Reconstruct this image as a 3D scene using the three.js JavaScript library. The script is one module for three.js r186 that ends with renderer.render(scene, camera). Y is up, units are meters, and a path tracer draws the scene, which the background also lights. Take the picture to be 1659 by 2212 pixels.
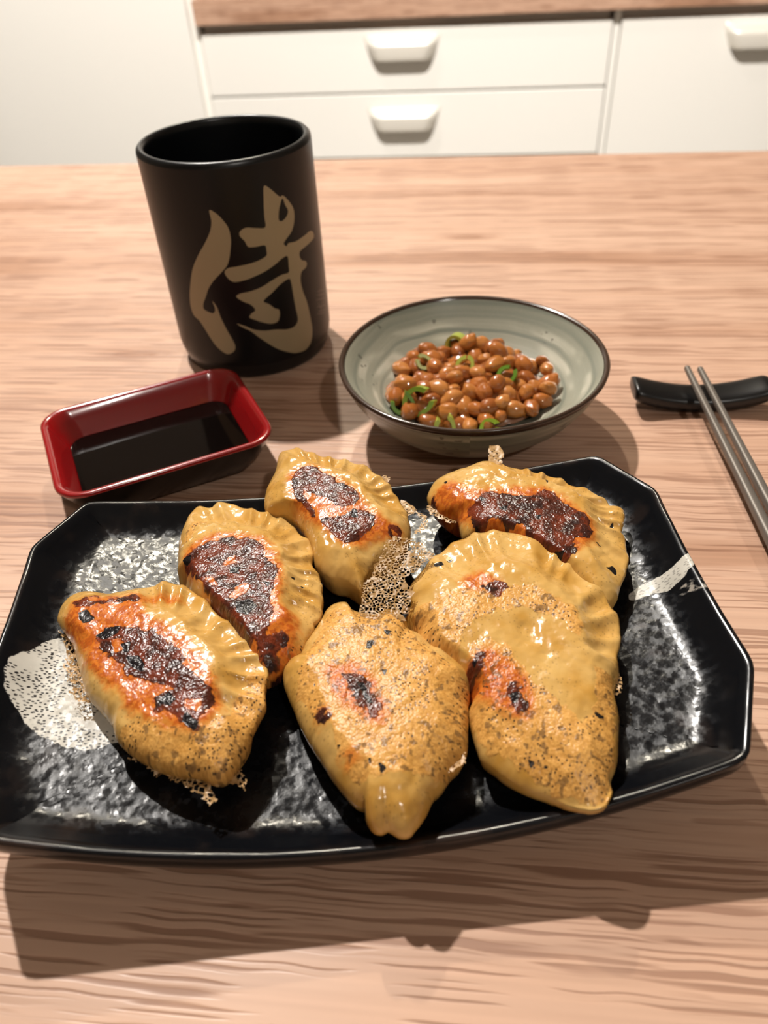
import * as THREE from 'three';
import { RoundedBoxGeometry } from 'three/addons/geometries/RoundedBoxGeometry.js';
import { mergeGeometries, mergeVertices } from 'three/addons/utils/BufferGeometryUtils.js';

// ---------------------------------------------------------------- camera, exposure, lamps' positions
const scene = new THREE.Scene();
scene.background = new THREE.Color(0x000000);
const T = 0.90;                                   // table top above the floor
const EYE = 0.21;                                 // lens above the table top
const F = 1661, CX = 829.5, CY = 1106;            // focal length and centre in photo pixels
const camera = new THREE.PerspectiveCamera(2 * Math.atan(1106 / F) * 180 / Math.PI, 1659 / 2212, 0.01, 50);
const camR = new THREE.Vector3(0.99434, -0.04702, -0.09523);
const camU = new THREE.Vector3(-0.02698, 0.75544, -0.65467);
const camB = new THREE.Vector3(0.10272, 0.65353, 0.74990);
const camM = new THREE.Matrix4().makeBasis(camR, camU, camB);
camera.quaternion.setFromRotationMatrix(camM);
camera.position.set(0, T + EYE, 0);
camera.focus = 0.255;
camera.userData.fStop = 11;
scene.add(camera);

const renderer = new THREE.WebGLRenderer({ antialias: true });
renderer.toneMapping = THREE.LinearToneMapping;
renderer.toneMappingExposure = 1.12;
renderer.shadowMap.enabled = true;

const CEIL = 2.60;
const KEY = new THREE.Vector3(-0.63, T + 1.65, -1.13);      // ceiling spot that throws the hard shadows
const SECOND = new THREE.Vector3(-0.36, T + 1.65, -1.80);   // weaker spot above the worktop run
const THIRD = new THREE.Vector3(-0.15, T + 1.65, -0.45);    // unseen spot, placed to brighten the drawer fronts
const FOURTH = new THREE.Vector3(0.75, T + 1.65, 1.15);     // dim unseen spot behind the camera, placed to lift the shadows
function spot(name, p, color, intensity, radius, angle, aim) {
  const l = new THREE.SpotLight(color, intensity, 0, angle, 0.35, 2);
  l.name = name; l.position.copy(p); if (aim) l.target.position.copy(aim); else l.target.position.set(p.x, 0, p.z);
  l.castShadow = true; l.shadow.radius = radius / 0.02; l.shadow.mapSize.set(2048, 2048);
  scene.add(l); scene.add(l.target);
}
spot('ceiling_spot_key', KEY, new THREE.Color(1.0, 0.95, 0.89), 14.5, 0.026, 0.80, new THREE.Vector3(-0.12, T, -0.36));
spot('ceiling_spot_worktop', SECOND, new THREE.Color(1.0, 0.91, 0.74), 4.6, 0.026, 0.62, new THREE.Vector3(-0.06, T, -0.28));
spot('unseen_spot_behind_camera', FOURTH, new THREE.Color(1.0, 0.94, 0.86), 3.2, 0.05, 1.15);
spot('unseen_spot_drawers', THIRD, new THREE.Color(1.0, 0.95, 0.88), 22, 0.026, 0.50, new THREE.Vector3(-0.22, T - 0.02, -1.76));

// ---------------------------------------------------------------- helpers
const used = new Map();
function numbered(n) { const k = used.get(n) ?? 0; used.set(n, k + 1); return k ? n + '_' + String(k).padStart(3, '0') : n; }
function shadows(o) { o.castShadow = true; o.receiveShadow = true; return o; }
function part(name, geo, mat, parent) { const m = shadows(new THREE.Mesh(geo, mat)); m.name = name; parent.add(m); return m; }
function thing(name, label, category, pos = [0, 0, 0], group) {
  const g = new THREE.Group(); g.name = numbered(name); g.position.set(...pos);
  g.userData = { label, category }; if (group) g.userData.group = group;
  scene.add(g); return g;
}
function single(name, geo, mat, label, category, pos = [0, 0, 0], group) {
  const m = shadows(new THREE.Mesh(geo, mat)); m.name = numbered(name); m.position.set(...pos);
  m.userData = { label, category }; if (group) m.userData.group = group;
  scene.add(m); return m;
}
function structure(name, geo, mat, pos, label) {
  const m = shadows(new THREE.Mesh(geo, mat)); m.name = name; m.position.set(...pos);
  m.userData = { kind: 'structure', label, category: name.split('_')[0] }; scene.add(m); return m;
}
const lerp = (a, b, t) => a + (b - a) * t;
const clamp = (x, a = 0, b = 1) => Math.min(b, Math.max(a, x));
const sstep = (a, b, x) => { const t = clamp((x - a) / (b - a)); return t * t * (3 - 2 * t); };
function rng(seed) { let s = seed >>> 0; return () => { s = (s + 0x6D2B79F5) >>> 0; let t = Math.imul(s ^ (s >>> 15), 1 | s); t = (t + Math.imul(t ^ (t >>> 7), 61 | t)) ^ t; return ((t ^ (t >>> 14)) >>> 0) / 4294967296; }; }
function h2(x, y, s = 0) { let n = Math.imul(x | 0, 374761393) + Math.imul(y | 0, 668265263) + Math.imul(s, 974711); n = Math.imul(n ^ (n >>> 13), 1274126177); n ^= n >>> 16; return (n >>> 0) / 4294967296; }
function noise(x, y, s = 0) {
  const xi = Math.floor(x), yi = Math.floor(y); let fx = x - xi, fy = y - yi;
  fx = fx * fx * (3 - 2 * fx); fy = fy * fy * (3 - 2 * fy);
  const a = h2(xi, yi, s), b = h2(xi + 1, yi, s), c = h2(xi, yi + 1, s), d = h2(xi + 1, yi + 1, s);
  return a + (b - a) * fx + (c - a) * fy + (a - b - c + d) * fx * fy;
}
function fbm(x, y, o = 4, s = 0) { let v = 0, a = 0.5, n = 0; for (let i = 0; i < o; i++) { v += a * noise(x, y, s + i); n += a; a *= 0.5; x = x * 2.03 + 17.1; y = y * 2.03 + 9.7; } return v / n; }
function cell(x, y, s = 0) {                       // distance to the nearest scattered point, and to the second
  const xi = Math.floor(x), yi = Math.floor(y); let f1 = 9, f2 = 9;
  for (let j = -1; j < 2; j++) for (let i = -1; i < 2; i++) {
    const px = xi + i + h2(xi + i, yi + j, s), py = yi + j + h2(xi + i, yi + j, s + 51), d = Math.hypot(px - x, py - y);
    if (d < f1) { f2 = f1; f1 = d; } else if (d < f2) f2 = d;
  }
  return [f1, f2];
}
// photo pixel -> viewing direction, and its meeting point with a plane or a height
function dirOf(px, py) {
  return new THREE.Vector3().addScaledVector(camR, (px - CX) / F).addScaledVector(camU, -(py - CY) / F).addScaledVector(camB, -1);
}
function atHeight(px, py, y) { const d = dirOf(px, py), t = (y - EYE) / d.y; return new THREE.Vector3(d.x * t, y, d.z * t); }   // y above the table top
function crop(x0, y0, s) { return (...a) => { const o = []; for (let i = 0; i < a.length; i += 2) o.push([x0 + a[i] / s, y0 + a[i + 1] / s]); return o; }; }
function colorTexture(w, h, fn) {
  const d = new Uint8Array(w * h * 4), c = [0, 0, 0];
  for (let y = 0, i = 0; y < h; y++) for (let x = 0; x < w; x++, i += 4) { fn(x, y, c); d[i] = clamp(c[0], 0, 255); d[i + 1] = clamp(c[1], 0, 255); d[i + 2] = clamp(c[2], 0, 255); d[i + 3] = 255; }
  const t = new THREE.DataTexture(d, w, h); t.colorSpace = THREE.SRGBColorSpace; return finish(t);
}
function dataTexture(w, h, fn) {                   // r: relief, g: roughness
  const d = new Float32Array(w * h * 4), c = [0, 0];
  for (let y = 0, i = 0; y < h; y++) for (let x = 0; x < w; x++, i += 4) { fn(x, y, c); d[i] = c[0]; d[i + 1] = c[1]; d[i + 2] = 0; d[i + 3] = 1; }
  return finish(new THREE.DataTexture(d, w, h, THREE.RGBAFormat, THREE.FloatType));
}
function finish(t) { t.magFilter = THREE.LinearFilter; t.minFilter = THREE.LinearFilter; t.wrapS = t.wrapT = THREE.RepeatWrapping; t.needsUpdate = true; return t; }
function mix3(c, r, g, b, t) { c[0] += (r - c[0]) * t; c[1] += (g - c[1]) * t; c[2] += (b - c[2]) * t; }
function smoothMesh(pos, idx, uv) {
  const g = new THREE.BufferGeometry();
  g.setAttribute('position', new THREE.BufferAttribute(pos instanceof Float32Array ? pos : new Float32Array(pos), 3));
  if (uv) g.setAttribute('uv', new THREE.BufferAttribute(uv instanceof Float32Array ? uv : new Float32Array(uv), 2));
  g.setIndex(idx); g.computeVertexNormals(); return g;
}
// rings of equal point count joined to one skin; closed ends get a fan
function skin(rings, capA, capB, uvOf) {
  const n = rings[0].length, pos = [], uv = [], idx = [];
  rings.forEach((r, j) => r.forEach((p, i) => { pos.push(p[0], p[1], p[2]); const q = uvOf ? uvOf(p, j, i) : [i / n, j / rings.length]; uv.push(q[0], q[1]); }));
  for (let j = 0; j + 1 < rings.length; j++) for (let i = 0; i < n; i++) { const a = j * n + i, b = j * n + (i + 1) % n, c = a + n, d = b + n; idx.push(a, c, b, b, c, d); }
  const fan = (j, flip) => { let x = 0, y = 0, z = 0; rings[j].forEach((p) => { x += p[0]; y += p[1]; z += p[2]; }); const k = pos.length / 3; pos.push(x / n, y / n, z / n); const q = uvOf ? uvOf([x / n, y / n, z / n], j, 0) : [0.5, 0.5]; uv.push(q[0], q[1]); for (let i = 0; i < n; i++) { const a = j * n + i, b = j * n + (i + 1) % n; flip ? idx.push(k, b, a) : idx.push(k, a, b); } };
  if (capA) fan(0, false); if (capB) fan(rings.length - 1, true);
  return smoothMesh(pos, idx, uv);
}

// ---------------------------------------------------------------- wood
const WOODX = 0.45, WOODZ = 0.36;                   // tile of fine pores; the broad figure of the wood is in vertex colours
const knots = [[290, 765], [1010, 512]].map((p) => { const q = atHeight(p[0], p[1], 0); return [q.x, q.z]; });
function woodWarp(x, z) {
  let zz = z + 0.006 * (noise(x * 3.1, z * 9, 5) - 0.5) + 0.0022 * (noise(x * 14, z * 30, 6) - 0.5);
  for (const [kx, kz] of knots) { const dx = (x - kx) / 0.05, dz = (z - kz) / 0.012, r = Math.exp(-(dx * dx + dz * dz)); zz += (z - kz) * 1.2 * r; }
  return zz;
}
function groove(x, z) {                             // long thin wavy pores pressed into the laminate
  const w = z + 0.0016 * (noise(x * 30, z * 45, 15) - 0.5) + 0.0008 * (noise(x * 95, z * 160, 16) - 0.5);
  const n = noise(x * 30, w * 1150, 91), m = noise(x * 55 + 5, w * 1700, 92);
  return clamp(sstep(0.58, 0.78, n) * sstep(0.06, 0.34, noise(x * 26, w * 150, 93)) + 0.5 * sstep(0.62, 0.82, m) * sstep(0.22, 0.5, noise(x * 30, w * 120, 96)));
}
const woodRelief = dataTexture(2048, 2048, (i, j, c) => {
  const x = i / 2048 * WOODX, z = j / 2048 * WOODZ, g = groove(x, z);
  c[0] = 1 - g; c[1] = 0.34 + 0.14 * g + 0.07 * noise(x * 40, z * 500, 92);
});
const woodGrooves = woodRelief.image.data;
const woodMap = colorTexture(2048, 2048, (i, j, c) => {
  const x = i / 2048 * WOODX, z = j / 2048 * WOODZ, g = 1 - woodGrooves[(j * 2048 + i) * 4];
  const k = (noise(x * 30, z * 900, 31) - 0.5) * 14; c[0] = 244 + k; c[1] = 243 + k; c[2] = 241 + k;
  mix3(c, 168, 150, 138, g * 0.62);
});
woodMap.wrapS = woodMap.wrapT = woodRelief.wrapS = woodRelief.wrapT = THREE.MirroredRepeatWrapping;
function woodTone(x, z) {                            // broad figure: streaks, darker bands, knots
  const w = woodWarp(x, z), c = [199, 160, 137];
  const broad = fbm(x * 2.2, w * 26, 4, 11) - 0.5, band = fbm(x * 5, w * 85, 3, 21) - 0.5;
  mix3(c, 217, 181, 158, clamp(0.5 + broad * 2.2) * 0.62);
  mix3(c, 178, 134, 108, clamp(band * 2.0) * 0.45 + clamp(-broad * 1.5) * 0.4);
  const dark = sstep(0.735, 0.80, noise(x * 3.0, w * 46, 77)) * sstep(0.35, 0.6, noise(x * 5, z * 20, 78)); mix3(c, 150, 106, 80, dark * 0.38);
  for (const [kx, kz] of knots) { const dx = (x - kx) / 0.016, dz = (z - kz) / 0.0045, q = dx * dx + dz * dz; if (q < 6) { const ring = 0.5 + 0.5 * Math.sin(Math.sqrt(q) * 9 + fbm(x * 90, z * 200, 2, 3) * 4); mix3(c, 142, 96, 70, Math.exp(-q * 0.7) * (0.35 + 0.4 * ring)); } }
  return c.map((v) => Math.pow(v / 255, 2.2));
}
const wood = new THREE.MeshPhysicalMaterial({ name: 'laminate wood', map: woodMap, vertexColors: true, bumpMap: woodRelief, bumpScale: 0.00012, roughnessMap: woodRelief, roughness: 1, specularIntensity: 0.8 });
function woodUV(g) {                                // metres along x and across z (or up y on fronts)
  const p = g.attributes.position, n = g.attributes.normal, uv = new Float32Array(p.count * 2), col = new Float32Array(p.count * 3);
  for (let i = 0; i < p.count; i++) { const front = Math.abs(n.getY(i)) < 0.5, z = front ? p.getY(i) - 0.6 : p.getZ(i); uv[2 * i] = p.getX(i) / WOODX; uv[2 * i + 1] = z / WOODZ; col.set(woodTone(p.getX(i), z), 3 * i); }
  g.setAttribute('uv', new THREE.BufferAttribute(uv, 2)); g.setAttribute('color', new THREE.BufferAttribute(col, 3)); return g;
}

// ---------------------------------------------------------------- room shell
const paint = new THREE.MeshStandardMaterial({ name: 'matt wall paint', color: 0xd9d4cb, roughness: 0.9 });
const ceilingPaint = new THREE.MeshStandardMaterial({ name: 'ceiling paint', color: 0xe6e3dd, roughness: 0.95 });
const floorMat = new THREE.MeshStandardMaterial({ name: 'grey floor tile', color: 0x8a837a, roughness: 0.6 });
const X0 = -2.1, X1 = 2.1, Z0 = -2.40, Z1 = 2.0, TH = 0.12;
structure('floor', new THREE.BoxGeometry(X1 - X0 + 2 * TH, TH, Z1 - Z0 + 2 * TH), floorMat, [(X0 + X1) / 2, -TH / 2, (Z0 + Z1) / 2], 'plain grey kitchen floor under the table');
structure('ceiling', new THREE.BoxGeometry(X1 - X0 + 2 * TH, TH, Z1 - Z0 + 2 * TH), ceilingPaint, [(X0 + X1) / 2, CEIL + TH / 2, (Z0 + Z1) / 2], 'white kitchen ceiling');
structure('wall_back', new THREE.BoxGeometry(X1 - X0 + 2 * TH, CEIL, TH), paint, [(X0 + X1) / 2, CEIL / 2, Z0 - TH / 2], 'painted wall behind the kitchen cabinets');
structure('wall_front', new THREE.BoxGeometry(X1 - X0 + 2 * TH, CEIL, TH), paint, [(X0 + X1) / 2, CEIL / 2, Z1 + TH / 2], 'painted wall facing the kitchen cabinets');
structure('wall_left', new THREE.BoxGeometry(TH, CEIL, Z1 - Z0), paint, [X0 - TH / 2, CEIL / 2, (Z0 + Z1) / 2], 'painted wall beside the tall cabinet');
structure('wall_right', new THREE.BoxGeometry(TH, CEIL, Z1 - Z0), paint, [X1 + TH / 2, CEIL / 2, (Z0 + Z1) / 2], 'painted wall at the end of the worktop');

// ---------------------------------------------------------------- ceiling spots (fittings)
const canMat = new THREE.MeshStandardMaterial({ name: 'white lacquered metal', color: 0xe8e6e2, roughness: 0.4 });
const glowKey = new THREE.MeshStandardMaterial({ name: 'lit lamp glass', color: 0xffffff, emissive: new THREE.Color(1, 0.9, 0.78), emissiveIntensity: 12 });
function ceilingLamp(p, label) {
  const g = thing('ceiling_spotlight', label, 'lamp', [p.x, CEIL, p.z], 'ceiling spotlights');
  const prof = [[0.034, 0], [0.045, 0], [0.045, -0.030], [0.043, -0.034], [0.036, -0.034], [0.034, -0.030], [0.034, 0]].map((q) => new THREE.Vector2(q[0], q[1]));
  part('housing', new THREE.LatheGeometry(prof, 40), canMat, g);
  part('lamp_glass', new THREE.CylinderGeometry(0.033, 0.033, 0.004, 32).translate(0, -0.022, 0), glowKey, g);
}
ceilingLamp(KEY, 'round white ceiling spotlight between table and worktop');
ceilingLamp(THIRD, 'unseen round white ceiling spotlight placed to brighten the drawer fronts');
ceilingLamp(FOURTH, 'unseen round white ceiling spotlight behind the camera, placed to lift the shadows');
ceilingLamp(SECOND, 'round white ceiling spotlight above the worktop drawers');

// ---------------------------------------------------------------- kitchen run behind the table
const ZC = -1.76;                                   // plane of the cabinet fronts
const white = new THREE.MeshPhysicalMaterial({ name: 'white satin foil front', color: 0xf1eee8, roughness: 0.38, specularIntensity: 0.6 });
const carcass = new THREE.MeshStandardMaterial({ name: 'white melamine carcass', color: 0xcfcac2, roughness: 0.6 });
const pull = new THREE.MeshPhysicalMaterial({ name: 'white enamelled metal', color: 0xe9e4da, roughness: 0.3, metalness: 0.15, clearcoat: 0.4, clearcoatRoughness: 0.2 });
function handleGeometry() {                         // shell pull: sloping top strip, upright face, closed cheeks
  const prof = [[0, 0], [0.010, -0.004], [0.019, -0.0105], [0.0225, -0.013], [0.0235, -0.018], [0.0225, -0.036], [0.0205, -0.0415]], n = 24, top = 0.0775, low = 0.0635;
  const at = (s) => { const y = -s[1] / 0.0415; return lerp(top, low, Math.pow(y, 1.0)) - 0.004 * Math.pow(y, 6); };
  const grid = (off) => { const g = new THREE.PlaneGeometry(1, 1, n, prof.length - 1), p = g.attributes.position; for (let j = 0; j < prof.length; j++) for (let i = 0; i <= n; i++) { const u = i / n * 2 - 1, cheek = 1 - Math.pow(Math.abs(u), 10); p.setXYZ(j * (n + 1) + i, u * (at(prof[j]) - off), prof[j][1] - off * 0.6, prof[j][0] * cheek - off * 0.8); } g.computeVertexNormals(); return g; };
  const a = grid(0), b = grid(0.0018); b.index.array.reverse(); b.computeVertexNormals();
  return mergeGeometries([a, b]);
}
const pullGeo = handleGeometry();
function frontPanel(w, h) { return new RoundedBoxGeometry(w, h, 0.019, 2, 0.0018); }
const drawerX0 = -0.556, drawerX1 = 0.262;
{
  const g = thing('drawer_cabinet', 'white base cabinet with two stacked drawers and shell pulls, under the worktop', 'cabinet', [(drawerX0 + drawerX1) / 2, 0, ZC]);
  const w = drawerX1 - drawerX0;
  part('body', new THREE.BoxGeometry(w - 0.012, 0.755, 0.56).translate(0, 0.10 + 0.3775, -0.0195 - 0.28), carcass, g);
  part('plinth', new THREE.BoxGeometry(w - 0.012, 0.098, 0.5).translate(0, 0.049, -0.32), carcass, g);
  for (const [y0, y1] of [[T - 0.1725, T - 0.060], [T - 0.300, T - 0.1765], [T - 0.796, T - 0.304]]) {
    const d = part('drawer', frontPanel(w - 0.004, y1 - y0).translate(0, (y0 + y1) / 2, -0.0095), white, g);
    const h = part('handle', pullGeo, pull, d); h.position.set(0, y1 - 0.012 - (y0 < T - 0.2 ? 0.014 : 0), 0.0004); h.userData.label = 'white shell-shaped drawer pull';
  }
}
{
  const g = thing('base_cabinet', 'white base cabinet with one undivided front, right of the two drawers', 'cabinet', [0.272, 0, ZC]);
  const w = 0.54;
  part('body', new THREE.BoxGeometry(w, 0.755, 0.56).translate(w / 2, 0.4775, -0.2995), carcass, g);
  part('plinth', new THREE.BoxGeometry(w, 0.098, 0.5).translate(w / 2, 0.049, -0.32), carcass, g);
  part('filler_strip', new THREE.BoxGeometry(0.012, 0.752, 0.014).translate(-0.0035, T - 0.420, -0.0125), white, g);
  const d = part('door', frontPanel(w - 0.004, 0.736).translate(w / 2 + 0.003, T - 0.060 - 0.368, -0.0095), white, g);
  const h = part('handle', pullGeo, pull, d); h.position.set(w / 2 + 0.003, T - 0.072, 0.0004); h.userData.label = 'white shell-shaped door pull';
}
{
  const g = thing('tall_cabinet', 'tall plain white cabinet closing off the left end of the worktop', 'cabinet', [-0.568, 0, ZC]);
  part('body', new THREE.BoxGeometry(0.72, 2.26, 0.60).translate(-0.361, 1.13, -0.30 - 0.0195), carcass, g);
  part('filler_strip', new THREE.BoxGeometry(0.020, 2.2, 0.018).translate(0.001, 1.15, -0.016), white, g);
  part('door', frontPanel(0.716, 2.2).translate(-0.361, 1.15, -0.0095 + 0.012), white, g);
}
single('worktop', woodUV(new THREE.BoxGeometry(1.43, 0.042, 0.635, 260, 24, 120).translate(0.158, 0, -0.3)), wood, 'light wood worktop lying on the white base cabinets', 'worktop', [0, T - 0.0205 + 0.0, ZC - 0.002]);

// ---------------------------------------------------------------- table
{
  const g = thing('table', 'light wood laminate table carrying the meal', 'table', [0, 0, 0]);
  const x0 = -0.74, x1 = 0.74, z0 = -0.722, z1 = 0.13;
  part('tabletop', mergeGeometries([
    woodUV(new RoundedBoxGeometry(x1 - x0, 0.0357, z1 - z0, 2, 0.002).translate((x0 + x1) / 2, T - 0.01815, (z0 + z1) / 2)),
    woodUV(new THREE.PlaneGeometry(x1 - x0 - 0.003, z1 - z0 - 0.003, 300, 640).rotateX(-Math.PI / 2).translate((x0 + x1) / 2, T, (z0 + z1) / 2)).toNonIndexed(),
  ]), wood, g);
  for (const x of [x0 + 0.06, x1 - 0.06]) for (const z of [z0 + 0.06, z1 - 0.06]) part('leg', new RoundedBoxGeometry(0.055, T - 0.036, 0.055, 2, 0.004).translate(x, (T - 0.036) / 2, z), carcass, g);
}

// ---------------------------------------------------------------- black serving plate
const PLX = -0.0329, PLZ = -0.1602, PLR = 0.1824, PA = 0.1093, PB = 0.0652, CU = 0.0127, CV = 0.0268, RIMY = 0.0198, BEND = 1.2562, BOWF = 0.0076, BOWB = 0.0064;
const pc = Math.cos(PLR), ps = Math.sin(PLR);
const toPlate = (x, z) => [pc * (x - PLX) - ps * (z - PLZ), ps * (x - PLX) + pc * (z - PLZ)];
const fromPlate = (u, w) => [PLX + pc * u + ps * w, PLZ - ps * u + pc * w];
const FLOOR = 0.0064;                               // the well lies this far below the rim
function plateEdge(u, w) {                           // distance inwards from the outline
  const a = PA - Math.abs(u), k = u / (PA - CU), b = PB + (w > 0 ? BOWF : BOWB) * Math.max(0, 1 - k * k) - Math.abs(w), l = Math.hypot(CU, CV), d = ((PA - Math.abs(u)) * CV + (PB - Math.abs(w)) * CU - CU * CV) / l;
  return Math.min(a, b, d);
}
const WELL = [[0, 0], [0.0013, 0], [0.0024, 0.0003], [0.004, 0.0015], [0.0065, 0.0036], [0.009, 0.0052], [0.0115, 0.0060], [0.014, FLOOR], [9, FLOOR]];
function plateFloor(x, z) { const [u, w] = toPlate(x, z), e = Math.max(0, plateEdge(u, w)); let d = 0; for (let i = 1; i < WELL.length; i++) if (e <= WELL[i][0]) { d = lerp(WELL[i - 1][1], WELL[i][1], (e - WELL[i - 1][0]) / (WELL[i][0] - WELL[i - 1][0])); break; } return RIMY - d + BEND * Math.min(u * u, PA * PA); }
function plateOutline() {                           // dense outline, inward normals follow
  const a = [], seg = (fn, n) => { for (let i = 0; i < n; i++) a.push(fn(i / n * 2 - 1)); };
  const cx = PA - CU, cz = PB - CV;
  seg((t) => [t * cx, PB + BOWF * (1 - t * t)], 64);
  seg((t) => [lerp(cx, PA, (t + 1) / 2), lerp(PB, cz, (t + 1) / 2)], 14);
  seg((t) => [PA - 0.0011 * (1 - t * t), -t * cz], 32);
  seg((t) => [lerp(PA, cx, (t + 1) / 2), lerp(-cz, -PB, (t + 1) / 2)], 14);
  seg((t) => [-t * cx, -PB - BOWB * (1 - t * t)], 64);
  seg((t) => [lerp(-cx, -PA, (t + 1) / 2), lerp(-PB, -cz, (t + 1) / 2)], 14);
  seg((t) => [-PA + 0.0011 * (1 - t * t), t * cz], 32);
  seg((t) => [lerp(-PA, -cx, (t + 1) / 2), lerp(cz, PB, (t + 1) / 2)], 14);
  // soften the corners a little
  for (let k = 0; k < 2; k++) { const b = a.map((p) => p.slice()); for (let i = 0; i < a.length; i++) { const q = b[(i + a.length - 1) % a.length], r = b[(i + 1) % a.length]; a[i] = [(q[0] + 2 * b[i][0] + r[0]) / 4, (q[1] + 2 * b[i][1] + r[1]) / 4]; } }
  return a;
}
const PUV = (u, w) => [u / 0.24 + 0.5, w / 0.165 + 0.5];
const plateMarks = (() => {                         // the two strokes of white glaze, in plate coordinates
  const conv = (list, y) => list.map(([px, py]) => { const p = atHeight(px, py, y); return toPlate(p.x, p.z); });
  const c1 = crop(0, 1380, 5.53), c2 = crop(1180, 940, 2.91);
  return [
    conv(c1(650, 20, 560, 90, 450, 185, 330, 305, 230, 395, 180, 460, 160, 560, 150, 690, 170, 800, 220, 880, 270, 950, 330, 1050, 420, 1110, 520, 1170, 620, 1210, 740, 1240, 860, 1255, 980, 1260, 1100, 1220, 1250, 1160, 1400, 1110, 1300, 700, 900, 300, 820, 100, 790, 0, 700, -10), 0.0245),
    conv(c2(535, 935, 600, 890, 700, 868, 790, 850, 860, 818, 920, 812, 955, 828, 950, 862, 900, 895, 850, 935, 770, 962, 690, 952, 600, 965, 540, 975), 0.0285),
    conv(c2(790, 968, 880, 930, 960, 938, 1030, 990, 985, 1010, 900, 985), 0.031),
  ];
})();
function polyMask(w, h, polys, toPx) {              // white polygons on black, as floats
  const cv = document.createElement('canvas'); cv.width = w; cv.height = h; const g = cv.getContext('2d');
  g.fillStyle = '#000'; g.fillRect(0, 0, w, h); g.fillStyle = '#fff';
  for (const p of polys) { g.beginPath(); p.forEach((q, i) => { const [x, y] = toPx(q); i ? g.lineTo(x, y) : g.moveTo(x, y); }); g.closePath(); g.fill(); }
  const d = g.getImageData(0, 0, w, h).data, m = new Float32Array(w * h); for (let i = 0; i < m.length; i++) m[i] = d[4 * i] / 255; return m;
}
function blur(m, w, h, r, times = 2) {
  const t = new Float32Array(m.length);
  for (let k = 0; k < times; k++) {
    for (let y = 0; y < h; y++) { let s = 0; for (let x = -r; x <= r; x++) s += m[y * w + clamp(x, 0, w - 1)]; for (let x = 0; x < w; x++) { t[y * w + x] = s / (2 * r + 1); s += m[y * w + Math.min(w - 1, x + r + 1)] - m[y * w + Math.max(0, x - r)]; } }
    for (let x = 0; x < w; x++) { let s = 0; for (let y = -r; y <= r; y++) s += t[clamp(y, 0, h - 1) * w + x]; for (let y = 0; y < h; y++) { m[y * w + x] = s / (2 * r + 1); s += t[Math.min(h - 1, y + r + 1) * w + x] - t[Math.max(0, y - r) * w + x]; } }
  }
  return m;
}
function sampler(m, w, h) { return (x, y) => { x = clamp(x, 0, w - 1.001); y = clamp(y, 0, h - 1.001); const i = x | 0, j = y | 0, fx = x - i, fy = y - j, k = j * w + i; return lerp(lerp(m[k], m[k + 1], fx), lerp(m[k + w], m[k + w + 1], fx), fy); }; }
const PW = 1600, PH = 1100;
const markA = sampler(blur(polyMask(PW, PH, [plateMarks[0], plateMarks[1]], (q) => { const v = PUV(q[0], q[1]); return [v[0] * PW, v[1] * PH]; }), PW, PH, 5), PW, PH);
const markB = sampler(blur(polyMask(PW, PH, [plateMarks[2]], (q) => { const v = PUV(q[0], q[1]); return [v[0] * PW, v[1] * PH]; }), PW, PH, 7), PW, PH);
const plateMap = colorTexture(PW, PH, (i, j, c) => {
  const u = (i / PW - 0.5) * 0.24, w = (j / PH - 0.5) * 0.165;
  c[0] = 11; c[1] = 12; c[2] = 15;
  const clump = fbm(u * 560, w * 560, 3, 3), where = fbm(u * 42, w * 42, 3, 9);
  const edge = plateEdge(u, w), inside = sstep(0.006, 0.015, edge + 0.004 * (noise(u * 300, w * 300, 4) - 0.5));
  const mottleSheen = sstep(0.44, 0.76, clump) * sstep(0.34, 0.62, where) * inside;
  mix3(c, 88, 92, 98, mottleSheen * 0.42);  // grey mottling, largely the glaze's fine sheen painted into the colour
  mix3(c, 58, 42, 34, sstep(0.62, 0.8, fbm(u * 90, w * 90, 3, 17)) * 0.35);
  if (edge < 0.0035) mix3(c, 70, 50, 40, sstep(0.5, 0.75, noise(u * 140, w * 140, 23)) * 0.5 * sstep(0.0035, 0.001, edge));
  const wob = (k) => (fbm(u * 400, w * 400, 3, k) - 0.5) * 9;
  const a = sstep(0.40, 0.56, markA(i + wob(31), j + wob(32)));
  const hole = a > 0.01 ? sstep(0.30, 0.20, cell(u * 640, w * 1100, 8)[0]) * sstep(0.30, 0.55, fbm(u * 150, w * 150, 2, 19)) : 0;
  const tone = 186 + 34 * (fbm(u * 160, w * 160, 3, 29) - 0.5);
  mix3(c, tone, tone - 4, tone - 14, a);
  mix3(c, 26, 24, 25, a * hole * (u > 0 ? 0.25 : 0.95));
  const b = sstep(0.35, 0.65, markB(i + wob(33), j + wob(34))) * sstep(0.38, 0.6, fbm(u * 700, w * 700, 3, 41)); mix3(c, 168, 160, 148, b * 0.85);
});
const plateRelief = dataTexture(PW, PH, (i, j, c) => {
  const u = (i / PW - 0.5) * 0.24, w = (j / PH - 0.5) * 0.165;
  const sm = fbm(u * 130, w * 130, 2, 72), micro = fbm(u * 900, w * 900, 3, 73), clump = fbm(u * 560, w * 560, 3, 3);
  const edge = plateEdge(u, w), inside = sstep(0.004, 0.013, edge);
  c[0] = 0.30 * sm + inside * (0.55 * fbm(u * 330, w * 330, 2, 74) + 0.16 * micro);
  c[1] = clamp(0.15 + 0.18 * inside * sstep(0.38, 0.74, clump) + 0.05 * micro);
});
const plateMat = new THREE.MeshPhysicalMaterial({ name: 'black tenmoku glaze', map: plateMap, bumpMap: plateRelief, bumpScale: 0.00028, roughnessMap: plateRelief, roughness: 1, specularIntensity: 0.5 });
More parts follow.
